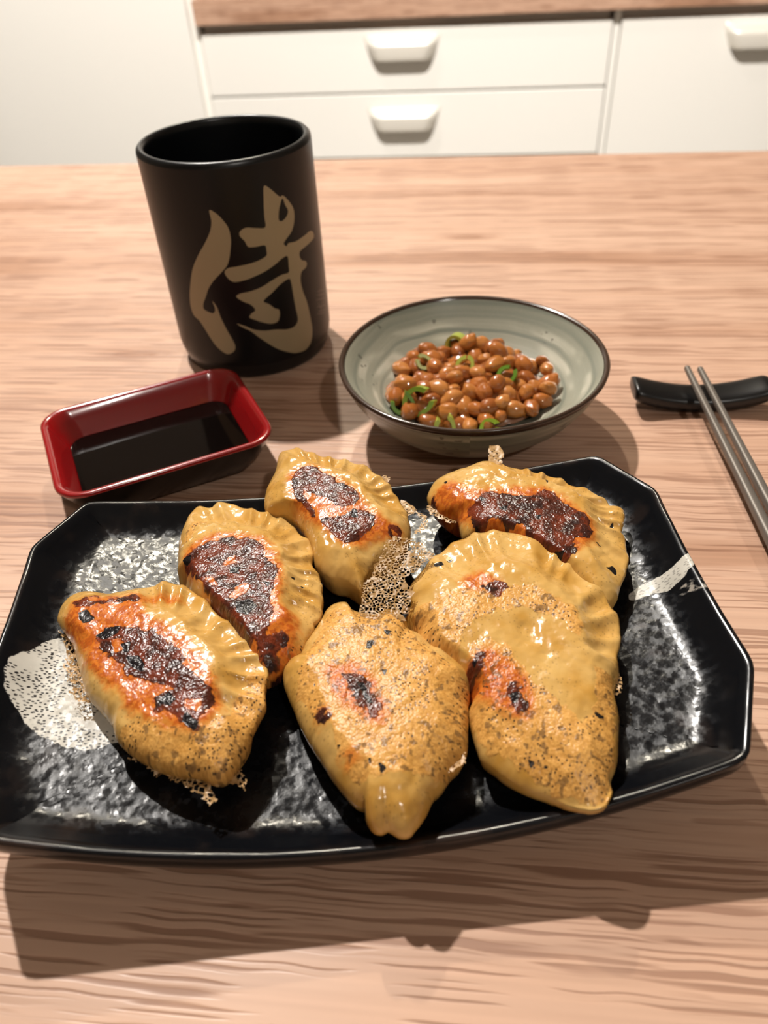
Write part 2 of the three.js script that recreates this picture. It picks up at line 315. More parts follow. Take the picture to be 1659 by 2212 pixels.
{
  const base = plateOutline(), n = base.length;
  const g = thing('serving_plate', 'black glazed stoneware plate with cut corners and upturned ends', 'plate', [PLX, T, PLZ]); g.rotation.y = PLR;
  // inward offset by distance d along the local normal
  const nrm = base.map((p, i) => { const a = base[(i + n - 2) % n], b = base[(i + 2) % n], dx = b[0] - a[0], dz = b[1] - a[1], l = Math.hypot(dx, dz); let nx = -dz / l, nz = dx / l; if (nx * p[0] + nz * p[1] > 0) { nx = -nx; nz = -nz; } return [nx, nz]; });
  const offset = (d) => base.map((p, i) => [p[0] + nrm[i][0] * d, p[1] + nrm[i][1] * d]);
  const bendY = (u) => BEND * Math.min(Math.abs(u), PA + 0.004) ** 2;
  const ring = (d, y) => offset(d).map(([u, w], i) => [u, RIMY + y + bendY(u) + 0.00022 * (fbm(i * 0.35, d * 300, 2, 55) - 0.5), w]);
  const scaled = (ringPts, k, y) => ringPts.map(([u, , w]) => [u * k, RIMY + y + bendY(u * k), w * k]);
  const top = [ring(0.0004, -0.0012), ring(0.0001, -0.0005), ring(0.0005, -0.0001), ring(0.0013, 0), ring(0.0024, -0.0003), ring(0.004, -0.0015), ring(0.0065, -0.0036), ring(0.009, -0.0052), ring(0.0115, -0.0060), ring(0.014, -FLOOR)];
  const inner = top[top.length - 1];
  for (let k = 1; k < 26; k++) top.push(scaled(inner, 1 - k / 26, -FLOOR));
  const topG = skin(top, false, true, (p) => PUV(p[0], p[2]));
  const under = [ring(0.0004, -0.0012), ring(0.0001, -0.003), ring(0.0004, -0.0055), ring(0.0016, -0.0085), ring(0.0042, -0.0108), ring(0.008, -0.0118)];
  const u0 = under[under.length - 1];
  for (let k = 1; k < 14; k++) under.push(scaled(u0, 1 - k / 14, -0.0118));
  const underG = skin(under, false, true, (p) => PUV(p[0], p[2])); { const ix = underG.index.array; for (let k = 0; k < ix.length; k += 3) { const t = ix[k]; ix[k] = ix[k + 1]; ix[k + 1] = t; } underG.computeVertexNormals(); }
  part('dish_body', mergeVertices(mergeGeometries([topG, underG]), 1e-6), plateMat, g);
  const foot = (ku, kw) => { const a = []; for (let i = 0; i < 72; i++) { const t = i / 72 * Math.PI * 2, c = Math.cos(t), s = Math.sin(t), q = Math.pow(Math.abs(c) ** 5 + Math.abs(s) ** 5, -0.2); a.push([ku * c * q, kw * s * q]); } return a; };
  const fr = (ku, kw, y) => foot(ku, kw).map(([u, w]) => [u, typeof y === 'number' ? y : RIMY - 0.0105 + bendY(u), w]);
  part('foot', skin([fr(0.058, 0.036, null), fr(0.057, 0.035, 0.0005), fr(0.056, 0.034, 0.0), fr(0.052, 0.030, 0.0), fr(0.051, 0.029, 0.0008), fr(0.051, 0.029, null)]), plateMat, g);
}

// ---------------------------------------------------------------- dumplings
const dough = [];
function gyoza(spec) {
  const { c, y: planeY, tx = 0, tz = 0, top: TOP, seed } = spec;
  const mid = atHeight(spec.mid[0], spec.mid[1], planeY), ox = mid.x, oz = mid.z;
  const onPlane = (px, py, lift = 0) => {            // pixel -> local x, z on the (tilted) plane of the dumpling
    const d = dirOf(px, py), k = planeY + lift - tx * ox - tz * oz, t = (k - EYE) / (d.y - tx * d.x - tz * d.z);
    return [d.x * t - ox, d.z * t - oz];
  };
  const planeAt = (x, z) => planeY + tx * x + tz * z;
  const pts = spec.outline.map(([px, py]) => onPlane(px, py));
  const curve = new THREE.CatmullRomCurve3(pts.map((p) => new THREE.Vector3(p[0], 0, p[1])), true, 'centripetal').getPoints(900);
  const N = 288, rad = new Float32Array(N).fill(0);
  for (let i = 0; i < curve.length; i++) {
    const a = curve[i], b = curve[(i + 1) % curve.length];
    for (let q = 0; q < 4; q++) { const x = lerp(a.x, b.x, q / 4), z = lerp(a.z, b.z, q / 4), k = ((Math.round(Math.atan2(z, x) / (2 * Math.PI) * N) % N) + N) % N; rad[k] = Math.max(rad[k], Math.hypot(x, z)); }
  }
  for (let k = 0; k < N; k++) if (!rad[k]) rad[k] = rad[(k + N - 1) % N];
  const angOf = (p) => { const q = onPlane(p[0], p[1]); return Math.atan2(q[1], q[0]); };
  const spans = (spec.pleats ?? []).map(([p, q]) => { const a = angOf(p); let b = angOf(q); while (b < a) b += 2 * Math.PI; return [a, b]; });   // going with growing angle
  const pleat = (th) => { let v = 0; for (const [a, b] of spans) { let t = th; while (t < a) t += 2 * Math.PI; while (t > a + 2 * Math.PI) t -= 2 * Math.PI; if (t <= b) v = Math.max(v, sstep(0, 0.22, t - a) * sstep(0, 0.22, b - t)); } return v; };
  const spanOf = (list) => list.map(([p, q]) => { const a = angOf(p); let b = angOf(q); while (b < a) b += 2 * Math.PI; return [a, b]; });
  const softSpans = spanOf(spec.tucked ?? []), soft = (th) => { let v = 0; for (const [a, b] of softSpans) { let t = th; while (t < a) t += 2 * Math.PI; while (t > a + 2 * Math.PI) t -= 2 * Math.PI; if (t <= b) v = Math.max(v, sstep(0, 0.15, t - a) * sstep(0, 0.15, b - t)); } return v; };
  let arc = 0; const arcs = []; for (let k = 0; k < N; k++) { arcs.push(arc); const t0 = k / N * 2 * Math.PI, t1 = (k + 1) / N * 2 * Math.PI, r0 = rad[k], r1 = rad[(k + 1) % N]; arc += Math.hypot(r1 * Math.cos(t1) - r0 * Math.cos(t0), r1 * Math.sin(t1) - r0 * Math.sin(t0)); }
  const CR = spec.crimp ?? 0.0085, SK = spec.skirt ?? 0.70;
  const M = 56, rings = [];
  const rEdge = (k) => { const th = k / N * 2 * Math.PI, p = pleat(th), cr = Math.sin(arcs[k] / CR * 2 * Math.PI + 5.5 * noise(arcs[k] * 70, seed, 7)); return rad[k] * (1 + 0.006 * p * cr + 0.022 * (fbm(Math.cos(th) * 9 + seed, Math.sin(th) * 9, 3, 5) - 0.5)); };
  for (let m = 1; m <= M; m++) {
    const t = Math.pow(m / M, 0.9), ring = [];
    for (let k = 0; k < N; k++) {
      const th = k / N * 2 * Math.PI, p = pleat(th), r = rEdge(k) * t, x = r * Math.cos(th), z = r * Math.sin(th);
      const cr = Math.sin(arcs[k] / CR * 2 * Math.PI + 5.5 * noise(arcs[k] * 70, seed, 7)), cr2 = Math.pow(0.5 + 0.5 * cr, 2.2);
      const sf = soft(th), belly = lerp(TOP * Math.pow(1 - Math.pow(t, 3.4), 0.62), TOP * (1.0 - 1.9 * sstep(0.62, 1.05, t)), sf);
      const skirt = lerp(TOP, 0.0016, sstep(SK - 0.27, SK + 0.12, t)) + 0.0014 * cr2 * (0.45 + 0.9 * noise(arcs[k] * 120, seed, 9)) * sstep(SK - 0.12, SK + 0.08, t) * (1 - 0.45 * sstep(0.90, 1, t)) - 0.0006 * sstep(0.97, 1, t);
      let h = lerp(belly, skirt, p) + 0.0009 * (1 - t ** 6);
      const lump = (fbm(x * 95 + seed * 3.1, z * 95, 3, 13) - 0.5) * 0.0030 + (fbm(x * 330 + seed, z * 330, 2, 14) - 0.5) * 0.00085;
      h += lump * (1 - Math.pow(t, 8));
      if (spec.dents) for (const [dx, dy, dr, dd] of spec.dents) { const q = onPlane(dx, dy, TOP * 0.7), e = Math.hypot(x - q[0], z - q[1]) / dr; h -= dd * Math.exp(-e * e); }
      if (spec.flat) { const f = spec.flat * TOP; if (h > f) h = f + (h - f) * 0.35; }
      ring.push([x, Math.max(planeAt(x, z) + h, plateFloor(ox + x, oz + z) + 0.003), z]);
    }
    rings.push(ring);
  }
  const outer = rings[M - 1];
  for (let m = M; m >= 1; m -= 2) {
    const t = Math.pow(m / M, 0.9), ring = [];
    for (let k = 0; k < N; k++) {
      const th = k / N * 2 * Math.PI, p = pleat(th), r = rEdge(k) * t * (m === M ? 0.995 : 1), x = r * Math.cos(th), z = r * Math.sin(th), fl = plateFloor(ox + x, oz + z) + 0.0009, pl = planeAt(x, z), B = pl - fl;
      const belly = -B * Math.pow(1 - Math.pow(t, 5), 0.55) - 0.0012, skirt = -B * (1 - sstep(SK - 0.2, SK + 0.14, t)) - 0.0016 + 0.0012 * Math.pow(0.5 + 0.5 * Math.sin(arcs[k] / CR * 2 * Math.PI + 5.5 * noise(arcs[k] * 70, seed, 7)), 2.2) * sstep(SK, SK + 0.1, t);
      ring.push([x, Math.max(pl + lerp(belly, skirt, p), fl), z]);
      if (ring[k][1] > outer[k][1] - 0.0012 && m === M) ring[k][1] = outer[k][1] - 0.0018;
    }
    rings.push(ring);
  }
  const baseY = plateFloor(ox, oz);
  for (const r of rings) for (const p of r) p[1] -= baseY;
  let R = 0; for (let k = 0; k < N; k++) R = Math.max(R, rad[k]); R *= 1.04;
  const uvOf = (p) => [p[0] / (2 * R) + 0.5, p[2] / (2 * R) + 0.5];
  const geo = skin(rings, true, true, uvOf);
  { const ix = geo.index.array; for (let q = 0; q < ix.length; q += 3) { const t = ix[q]; ix[q] = ix[q + 1]; ix[q + 1] = t; } geo.computeVertexNormals(); }
  // colour: dough, golden film, toasted, seared and charred areas
  const S = 1024, Q = 512, lift = TOP * (spec.paintLift ?? 0.85);
  const toQ = ([px, py]) => { const q = onPlane(px, py, lift); return [(q[0] / (2 * R) + 0.5) * Q, (q[1] / (2 * R) + 0.5) * Q]; };
  const layer = (list, r) => sampler(blur(polyMask(Q, Q, list ?? [], toQ), Q, Q, r), Q, Q);
  const mm = Q / (2 * R) / 1000;                     // mask pixels in a millimetre
  const film = layer(spec.film, Math.max(1, Math.round(mm * 0.9))), toast = layer(spec.toast, Math.max(2, Math.round(mm * 1.5))), sear = layer(spec.sear, Math.max(1, Math.round(mm * 0.55))), light = layer(spec.bare, Math.max(1, Math.round(mm * 0.4))), char = layer(spec.char, 1);
  const areas = (i, j) => {
    const x = (i / S - 0.5) * 2 * R, z = (j / S - 0.5) * 2 * R, a = i / S * Q, b = j / S * Q;
    const wp = (spec.ragged ?? 3.0) * mm, w1 = (fbm(x * 420, z * 420, 3, seed) - 0.5) * wp, w2 = (fbm(x * 420 + 31, z * 420, 3, seed + 5) - 0.5) * wp;
    const gr = noise(x * 2600, z * 2600, seed + 2), g2 = fbm(x * 1100, z * 1100, 2, seed + 3);
    return { x, z, gr, g2, f: sstep(0.30, 0.70, film(a + w1, b + w2) + (g2 - 0.5) * 0.5), t: clamp(toast(a + w1, b + w2) * 1.15 - 0.1 + (g2 - 0.5) * 0.25), s: sstep(0.33, 0.68, sear(a + w1, b + w2) - 0.9 * light(a + w1 * 0.5, b + w2 * 0.5) + (g2 - 0.5) * 0.45), k: sstep(0.36, 0.60, char(a + w1 * 0.45, b + w2 * 0.45) + (g2 - 0.5) * 0.5) };
  };
  const pix = new Uint8Array(S * S * 4), rel = new Float32Array(S * S * 4), col = [0, 0, 0];
  for (let j = 0, o = 0; j < S; j++) for (let i = 0; i < S; i++, o += 4) {
    const q = areas(i, j), big = fbm(q.x * 140, q.z * 140, 3, seed + 21), any = q.f + q.t + q.s + q.k > 0.01;
    col[0] = 204; col[1] = 161; col[2] = 90;
    mix3(col, 218, 182, 118, clamp((big - 0.42) * 2.6) * 0.7); mix3(col, 188, 138, 58, clamp((0.46 - big) * 3.2) * 0.7);
    mix3(col, 214, 158, 84, q.f * 0.75);
    if (q.f > 0.02) { const v = ((q.gr - 0.5) * 22 + (q.g2 - 0.5) * 34) * q.f; col[0] += v; col[1] += v; col[2] += v * 0.8; }
    mix3(col, 204, 108, 32, q.t * 0.86); mix3(col, 158, 68, 22, q.t * q.t * 0.55 * sstep(0.40, 0.62, q.g2));
    if (q.s > 0.01) {
      const sr = sstep(0.3, 0.7, fbm(q.x * 330, q.z * 330, 3, seed + 8));
      mix3(col, lerp(54, 98, sr) + q.gr * 22, lerp(27, 43, sr) + q.gr * 10, lerp(22, 27, sr) + q.gr * 7, q.s * 0.96);
      mix3(col, 34, 24, 26, sstep(0.60, 0.72, fbm(q.x * 260 + 7, q.z * 260, 3, seed + 9)) * 0.55 * q.s);
    }
    mix3(col, 22, 20, 24, q.k * 0.95);
    const gate = sstep(0.50, 0.62, noise(q.x * 230, q.z * 230, seed + 10));
    if (gate > 0.01) mix3(col, 52, 36, 26, sstep(0.20, 0.11, cell(q.x * 640, q.z * 640, seed + 6)[0]) * gate * (0.2 + 0.8 * q.f) * 0.85);
    if (q.f > 0.1) mix3(col, 84, 62, 42, sstep(0.64, 0.76, fbm(q.x * 700, q.z * 700, 2, seed + 12)) * q.f * 0.5);
    pix[o] = clamp(col[0], 0, 255); pix[o + 1] = clamp(col[1], 0, 255); pix[o + 2] = clamp(col[2], 0, 255); pix[o + 3] = 255;
    const fine = noise(q.x * 1500, q.z * 1500, seed + 31), mid2 = fbm(q.x * 300, q.z * 300, 2, seed + 32), rough = Math.max(q.f, q.s * 0.9, q.t * 0.4);
    rel[o] = 0.50 * mid2 + rough * (0.16 * fine + 0.13 * q.gr + 0.16 * q.g2 + 0.22 * q.s * q.g2) + (1 - rough) * (0.24 * noise(q.x * 620, q.z * 620, seed + 30) + 0.05 * fine) - 0.10 * q.k;
    rel[o + 1] = clamp(0.15 + 0.17 * rough * (1 - 0.6 * q.s) + 0.08 * q.gr); rel[o + 3] = 1 - 0.40 * q.s - 0.35 * q.f * (1 - q.s) - 0.3 * q.t * (1 - q.s) * (1 - q.f);
  }
  const map = new THREE.DataTexture(pix, S, S); map.colorSpace = THREE.SRGBColorSpace; finish(map);
  const relief = finish(new THREE.DataTexture(rel, S, S, THREE.RGBAFormat, THREE.FloatType));
  const mat = new THREE.MeshPhysicalMaterial({ name: 'fried dumpling dough', map, color: new THREE.Color(0.90, 0.86, 0.78), bumpMap: relief, bumpScale: 0.00062, roughnessMap: relief, roughness: 1, specularIntensity: 1, specularIntensityMap: relief, ior: 1.47 });
  const g = thing('gyoza', spec.label, 'dumpling', [ox, T + baseY, oz], 'pan-fried dumplings on the black plate');
  part('dough_wrapper', geo, mat, g);
  return { g, ox, oz, baseY, planeAt, onPlane };
}

const c1 = crop(100, 1240, 3.19), c2 = crop(360, 1070, 4.608), c3 = crop(550, 950, 4.1475), c4 = crop(900, 960, 3.318), c5 = crop(600, 1290, 3.607), c6 = crop(860, 1130, 3.19);
const grow = (p, k) => { let x = 0, y = 0; for (const q of p) { x += q[0] / p.length; y += q[1] / p.length; } return p.map((q) => [x + (q[0] - x) * k, y + (q[1] - y) * k]); };
const P = (cr, x, y) => cr(x, y)[0];

const G1 = gyoza({
  label: 'dumpling with charred brown top lying across the white glaze mark', seed: 11, y: 0.0290, top: 0.0080, tx: 0.03, tz: -0.07, mid: P(c1, 800, 740), crimp: 0.0095, flat: 0.9,
  outline: c1(85, 310, 165, 165, 260, 135, 430, 150, 560, 130, 700, 105, 860, 78, 980, 118, 1080, 180, 1160, 265, 1230, 330, 1300, 360, 1360, 460, 1440, 510, 1510, 600, 1535, 700, 1515, 830, 1500, 960, 1430, 1090, 1390, 1180, 1330, 1290, 1230, 1410, 1060, 1385, 900, 1370, 740, 1320, 600, 1250, 490, 1150, 460, 1060, 380, 950, 290, 850, 240, 700, 190, 490, 130, 390),
  pleats: [[P(c1, 600, 120), P(c1, 1380, 1190)]],
  toast: [c1(90, 310, 180, 170, 270, 150, 420, 170, 680, 160, 660, 260, 760, 330, 960, 440, 1060, 560, 1170, 760, 1200, 880, 1150, 1000, 1000, 1100, 560, 950, 520, 850, 280, 640, 220, 480, 130, 380), c1(260, 140, 560, 135, 860, 85, 980, 120, 700, 160, 420, 190)],
  sear: [c1(350, 440, 420, 380, 500, 380, 620, 380, 740, 400, 830, 460, 900, 510, 950, 570, 960, 640, 1010, 690, 1050, 730, 1130, 800, 1160, 880, 1120, 940, 1060, 1000, 1070, 1080, 1000, 1090, 930, 1020, 870, 960, 770, 950, 740, 850, 600, 760, 530, 700, 520, 620, 420, 570, 350, 530), c1(170, 190, 270, 140, 480, 150, 640, 140, 640, 200, 480, 190, 300, 220, 210, 230)],
  bare: [c1(440, 470, 520, 460, 560, 520, 470, 560), c1(560, 700, 900, 800, 760, 860, 620, 800), c1(960, 870, 1080, 860, 1060, 960, 960, 940), c1(280, 150, 480, 160, 500, 175, 300, 185)],
  char: [c1(220, 270, 290, 255, 340, 320, 250, 350), c1(345, 435, 440, 372, 515, 380, 490, 430, 400, 465), c1(560, 590, 640, 570, 690, 640, 670, 690, 580, 650), c1(850, 830, 905, 880, 860, 930, 780, 900), c1(960, 960, 1060, 1040, 1020, 1090, 950, 1030), c1(520, 500, 590, 480, 580, 550, 530, 550)],
  film: [c1(560, 1000, 800, 1020, 1000, 1100, 1200, 980, 1300, 820, 1400, 560, 1480, 560, 1540, 750, 1500, 950, 1330, 1290, 1230, 1410, 900, 1370, 600, 1250, 480, 1140, 500, 1050)],
});
const G2 = gyoza({
  label: 'dumpling with large dark seared patch leaning on the charred one', seed: 23, y: 0.0285, top: 0.0090, mid: P(c2, 800, 900), crimp: 0.0082, flat: 0.9,
  outline: c2(128, 560, 140, 440, 200, 290, 300, 150, 450, 140, 530, 108, 650, 105, 760, 150, 900, 180, 1000, 190, 1090, 240, 1200, 270, 1300, 380, 1420, 480, 1470, 590, 1450, 700, 1500, 790, 1540, 880, 1555, 1000, 1550, 1150, 1530, 1270, 1470, 1300, 1460, 1380, 1390, 1480, 1370, 1580, 1270, 1660, 1190, 1700, 1080, 1790, 960, 1830, 780, 1680, 600, 1480, 440, 1320, 280, 1180, 150, 1020, 108, 860, 115, 720),
  pleats: [[P(c2, 180, 330), P(c2, 1400, 1560)]], tucked: [[P(c2, 1000, 1820), P(c2, 115, 760)]],
  toast: [c2(160, 540, 420, 420, 720, 400, 1000, 450, 1120, 650, 1180, 850, 1130, 1080, 1300, 1200, 1280, 1450, 1100, 1650, 960, 1650, 700, 1420, 450, 1080, 250, 760, 140, 680)],
  sear: [c2(150, 600, 300, 540, 450, 470, 560, 440, 720, 450, 870, 460, 960, 520, 1010, 640, 1090, 740, 1100, 850, 1070, 960, 1050, 1080, 1090, 1150, 1040, 1250, 1000, 1330, 930, 1400, 800, 1460, 760, 1500, 640, 1400, 520, 1270, 470, 1180, 420, 1080, 400, 970, 330, 850, 270, 740, 170, 680), c2(880, 1400, 1040, 1360, 1180, 1330, 1240, 1380, 1120, 1470, 1090, 1600, 980, 1640, 910, 1520)],
  bare: [c2(575, 660, 700, 610, 690, 690, 570, 730), c2(680, 930, 800, 875, 840, 915, 800, 985, 690, 1055, 630, 1045), c2(960, 560, 1010, 620, 960, 640), c2(380, 850, 480, 840, 520, 930, 440, 920)],
  char: [c2(140, 600, 230, 590, 230, 655, 160, 640), c2(1235, 795, 1285, 765, 1265, 805), c2(1315, 840, 1375, 828, 1350, 865), c2(1388, 1395, 1410, 1295, 1455, 1305, 1420, 1385), c2(690, 1080, 830, 1050, 900, 1120, 800, 1220, 700, 1180), c2(640, 740, 720, 720, 730, 800, 640, 800), c2(960, 880, 1050, 890, 1000, 940)],
  film: [c2(880, 1450, 1300, 1400, 1420, 1400, 1370, 1580, 1190, 1700, 1000, 1700, 900, 1550), c2(140, 440, 220, 280, 330, 160, 420, 170, 300, 330, 200, 480)],
});
const G3 = gyoza({
  label: 'dumpling with two glossy dark brown patches at the plate back edge', seed: 37, ragged: 1.4, y: 0.0300, top: 0.0085, tz: -0.10, mid: P(c3, 720, 700), crimp: 0.0078, flat: 0.95,
  outline: c3(215, 190, 245, 130, 350, 100, 480, 132, 600, 170, 720, 190, 830, 210, 940, 245, 1010, 265, 1090, 330, 1190, 400, 1240, 480, 1290, 560, 1340, 640, 1385, 740, 1395, 850, 1370, 960, 1290, 1060, 1180, 1130, 1060, 1200, 1000, 1310, 970, 1400, 930, 1370, 840, 1310, 720, 1290, 620, 1220, 545, 1140, 530, 1060, 500, 950, 420, 820, 330, 730, 200, 690, 112, 655, 90, 600, 110, 450, 170, 340, 205, 250),
  pleats: [[P(c3, 215, 200), P(c3, 1385, 800)]],
  toast: [c3(300, 340, 420, 250, 560, 250, 780, 370, 940, 480, 1000, 590, 1180, 730, 1330, 760, 1300, 860, 1100, 880, 900, 960, 760, 940, 560, 760, 350, 590)],
  sear: [c3(340, 370, 380, 310, 450, 258, 540, 262, 620, 310, 700, 350, 760, 410, 850, 430, 930, 500, 950, 570, 880, 620, 780, 630, 700, 590, 650, 540, 540, 520, 450, 470, 430, 500, 480, 570, 540, 640, 560, 720, 480, 640, 430, 580, 380, 560, 350, 470), c3(600, 720, 740, 720, 840, 690, 870, 640, 930, 650, 1010, 660, 1080, 720, 1080, 780, 1030, 830, 960, 860, 900, 920, 820, 940, 770, 910, 700, 860, 650, 800, 600, 760), c3(1190, 780, 1260, 750, 1320, 770, 1310, 850, 1240, 850, 1190, 830)],
  bare: [c3(1210, 790, 1290, 800, 1250, 840)],
  char: [c3(868, 648, 915, 655, 930, 722, 880, 722)],
});
const G4 = gyoza({
  label: 'dumpling with even dark brown patch below the grey bowl', seed: 41, y: 0.0300, top: 0.0085, tx: 0.06, tz: -0.04, mid: P(c4, 850, 520), crimp: 0.0088, flat: 0.9,
  outline: c4(75, 385, 130, 280, 220, 235, 330, 205, 400, 172, 520, 140, 580, 150, 620, 190, 700, 190, 780, 205, 880, 235, 1000, 260, 1100, 310, 1230, 350, 1330, 410, 1400, 470, 1470, 480, 1488, 560, 1465, 640, 1500, 760, 1505, 880, 1490, 960, 1450, 1040, 1420, 1130, 1360, 1190, 1250, 1150, 1110, 1060, 960, 960, 820, 880, 680, 800, 540, 740, 420, 720, 330, 665, 285, 545, 180, 500, 100, 430),
  pleats: [[P(c4, 420, 160), P(c4, 1400, 1140)]], tucked: [[P(c4, 1330, 1180), P(c4, 350, 690)]],
  toast: [c4(85, 370, 150, 270, 260, 250, 350, 320, 520, 330, 940, 320, 1080, 410, 1280, 560, 1290, 680, 1180, 740, 1060, 830, 700, 640, 500, 620, 340, 500, 280, 480, 120, 420)],
  sear: [c4(360, 450, 450, 380, 540, 340, 650, 370, 800, 390, 940, 340, 1020, 380, 1080, 450, 1180, 510, 1240, 560, 1260, 620, 1240, 670, 1130, 690, 1130, 800, 1060, 860, 970, 820, 880, 740, 790, 660, 760, 590, 650, 580, 560, 530, 490, 560, 480, 600, 430, 560, 380, 500), c4(78, 385, 100, 320, 140, 310, 140, 360, 110, 410)],
  char: [c4(912, 250, 945, 248, 935, 288), c4(1365, 835, 1410, 815, 1455, 850, 1440, 872), c4(420, 550, 490, 590, 460, 615), c4(1395, 520, 1420, 490, 1440, 530, 1410, 555), c4(990, 760, 1070, 770, 1030, 805), c4(1270, 655, 1360, 690, 1300, 675), c4(195, 245, 225, 240, 215, 265), c4(590, 470, 660, 450, 640, 500), c4(840, 530, 890, 520, 870, 560), c4(440, 390, 500, 400, 470, 420)],
});
const G5 = gyoza({
  label: 'dumpling under a pale golden crust pointing at the plate front edge', seed: 53, y: 0.0265, top: 0.0100, tz: -0.04, mid: P(c5, 800, 900), flat: 0.92, paintLift: 0.8,
  outline: c5(350, 190, 390, 110, 440, 70, 520, 62, 545, 110, 620, 140, 760, 150, 880, 110, 960, 160, 1000, 200, 1020, 270, 1110, 310, 1220, 400, 1340, 440, 1420, 520, 1500, 610, 1505, 720, 1490, 850, 1492, 960, 1482, 1050, 1470, 1240, 1430, 1310, 1370, 1370, 1290, 1480, 1210, 1570, 1150, 1690, 1080, 1790, 1030, 1850, 970, 1870, 905, 1835, 860, 1815, 790, 1845, 730, 1800, 690, 1720, 700, 1660, 600, 1600, 500, 1500, 400, 1370, 300, 1220, 200, 1050, 110, 850, 55, 700, 45, 600, 80, 520, 160, 480, 240, 340),
  film: [c5(350, 190, 430, 70, 700, 80, 960, 150, 1200, 400, 1480, 600, 1490, 950, 1470, 1240, 1350, 1330, 1100, 1350, 850, 1390, 700, 1400, 560, 1380, 480, 1200, 420, 1000, 260, 900, 130, 700, 230, 450)],
  toast: [grow(c5(440, 610, 640, 590, 720, 680, 810, 840, 800, 960, 720, 980, 620, 900, 470, 760), 1.3), c5(500, 1205, 600, 1195, 640, 1270, 570, 1330, 515, 1290), c5(290, 870, 380, 880, 400, 960, 340, 1000, 300, 940)],
  sear: [grow(c5(560, 650, 680, 680, 720, 760, 780, 860, 780, 920, 720, 930, 680, 870, 600, 780), 1.35), grow(c5(310, 895, 370, 905, 390, 950, 350, 980, 315, 940), 1.5)],
  char: [c5(690, 440, 715, 360, 755, 375, 725, 445), c5(820, 270, 885, 275, 850, 325), c5(820, 590, 855, 590, 835, 660), c5(1035, 1720, 1065, 1715, 1050, 1745), c5(460, 1140, 495, 1150, 480, 1165), c5(620, 700, 680, 700, 740, 860, 700, 860), c5(270, 690, 300, 700, 290, 715), c5(700, 1270, 740, 1280, 720, 1330), c5(780, 1310, 850, 1350, 800, 1385)],
});
const G6 = gyoza({
  label: 'largest dumpling, pale crimped edge fanned toward the chopsticks', seed: 67, y: 0.0285, top: 0.0088, tx: 0.02, tz: -0.10, mid: P(c6, 850, 950), crimp: 0.0098, flat: 0.92, skirt: 0.74, paintLift: 0.8,
  outline: c6(85, 440, 200, 300, 300, 210, 420, 130, 560, 80, 680, 68, 830, 95, 950, 130, 1100, 220, 1240, 300, 1340, 390, 1410, 480, 1460, 590, 1510, 680, 1530, 780, 1512, 930, 1520, 1030, 1490, 1200, 1520, 1340, 1510, 1550, 1490, 1700, 1452, 1800, 1460, 1890, 1410, 2000, 1350, 2015, 1280, 2000, 1180, 1970, 1070, 1920, 900, 1870, 780, 1800, 680, 1730, 590, 1650, 540, 1530, 500, 1400, 470, 1280, 400, 1180, 300, 1060, 180, 960, 80, 880, 30, 790, 40, 690, 90, 570),
  pleats: [[P(c6, 130, 360), P(c6, 1520, 1050)]], tucked: [[P(c6, 480, 1340), P(c6, 60, 640)]],
  dents: [[P(c6, 880, 780)[0], P(c6, 880, 780)[1], 0.006, 0.0022], [P(c6, 1010, 930)[0], P(c6, 1010, 930)[1], 0.006, 0.0016]],
  film: [c6(370, 480, 560, 490, 900, 440, 1100, 530, 1250, 620, 1280, 800, 1230, 780, 1080, 660, 800, 600, 650, 640, 430, 760, 420, 900, 480, 1150, 300, 1060, 60, 860, 60, 700, 130, 560, 280, 520), c6(480, 880, 600, 820, 760, 870, 860, 1000, 960, 1130, 1080, 1230, 1240, 1380, 1350, 1300, 1380, 1000, 1500, 1020, 1520, 1340, 1500, 1600, 1450, 1880, 1300, 1850, 1080, 1800, 800, 1600, 580, 1480, 500, 1300, 490, 1100)],
  toast: [c6(420, 420, 490, 335, 600, 350, 720, 440, 720, 500, 600, 490, 450, 480), c6(440, 1000, 540, 900, 620, 880, 760, 950, 900, 1100, 950, 1280, 900, 1360, 700, 1310, 520, 1180)],
  sear: [grow(c6(580, 460, 680, 440, 740, 460, 690, 505, 640, 490), 1.5), grow(c6(470, 1010, 530, 930, 580, 940, 560, 1010, 510, 1055), 1.4), c6(740, 1190, 770, 1110, 830, 1120, 855, 1200, 890, 1250, 905, 1310, 830, 1330, 770, 1260)],
  char: [c6(1340, 1300, 1440, 1320, 1400, 1350), c6(770, 1190, 820, 1180, 820, 1270, 780, 1260), c6(880, 1590, 960, 1630, 920, 1650), c6(1010, 1640, 1060, 1660, 1020, 1670), c6(240, 240, 310, 210, 320, 240, 260, 265), c6(330, 185, 380, 170, 360, 200), c6(500, 970, 540, 960, 530, 1010)],
});

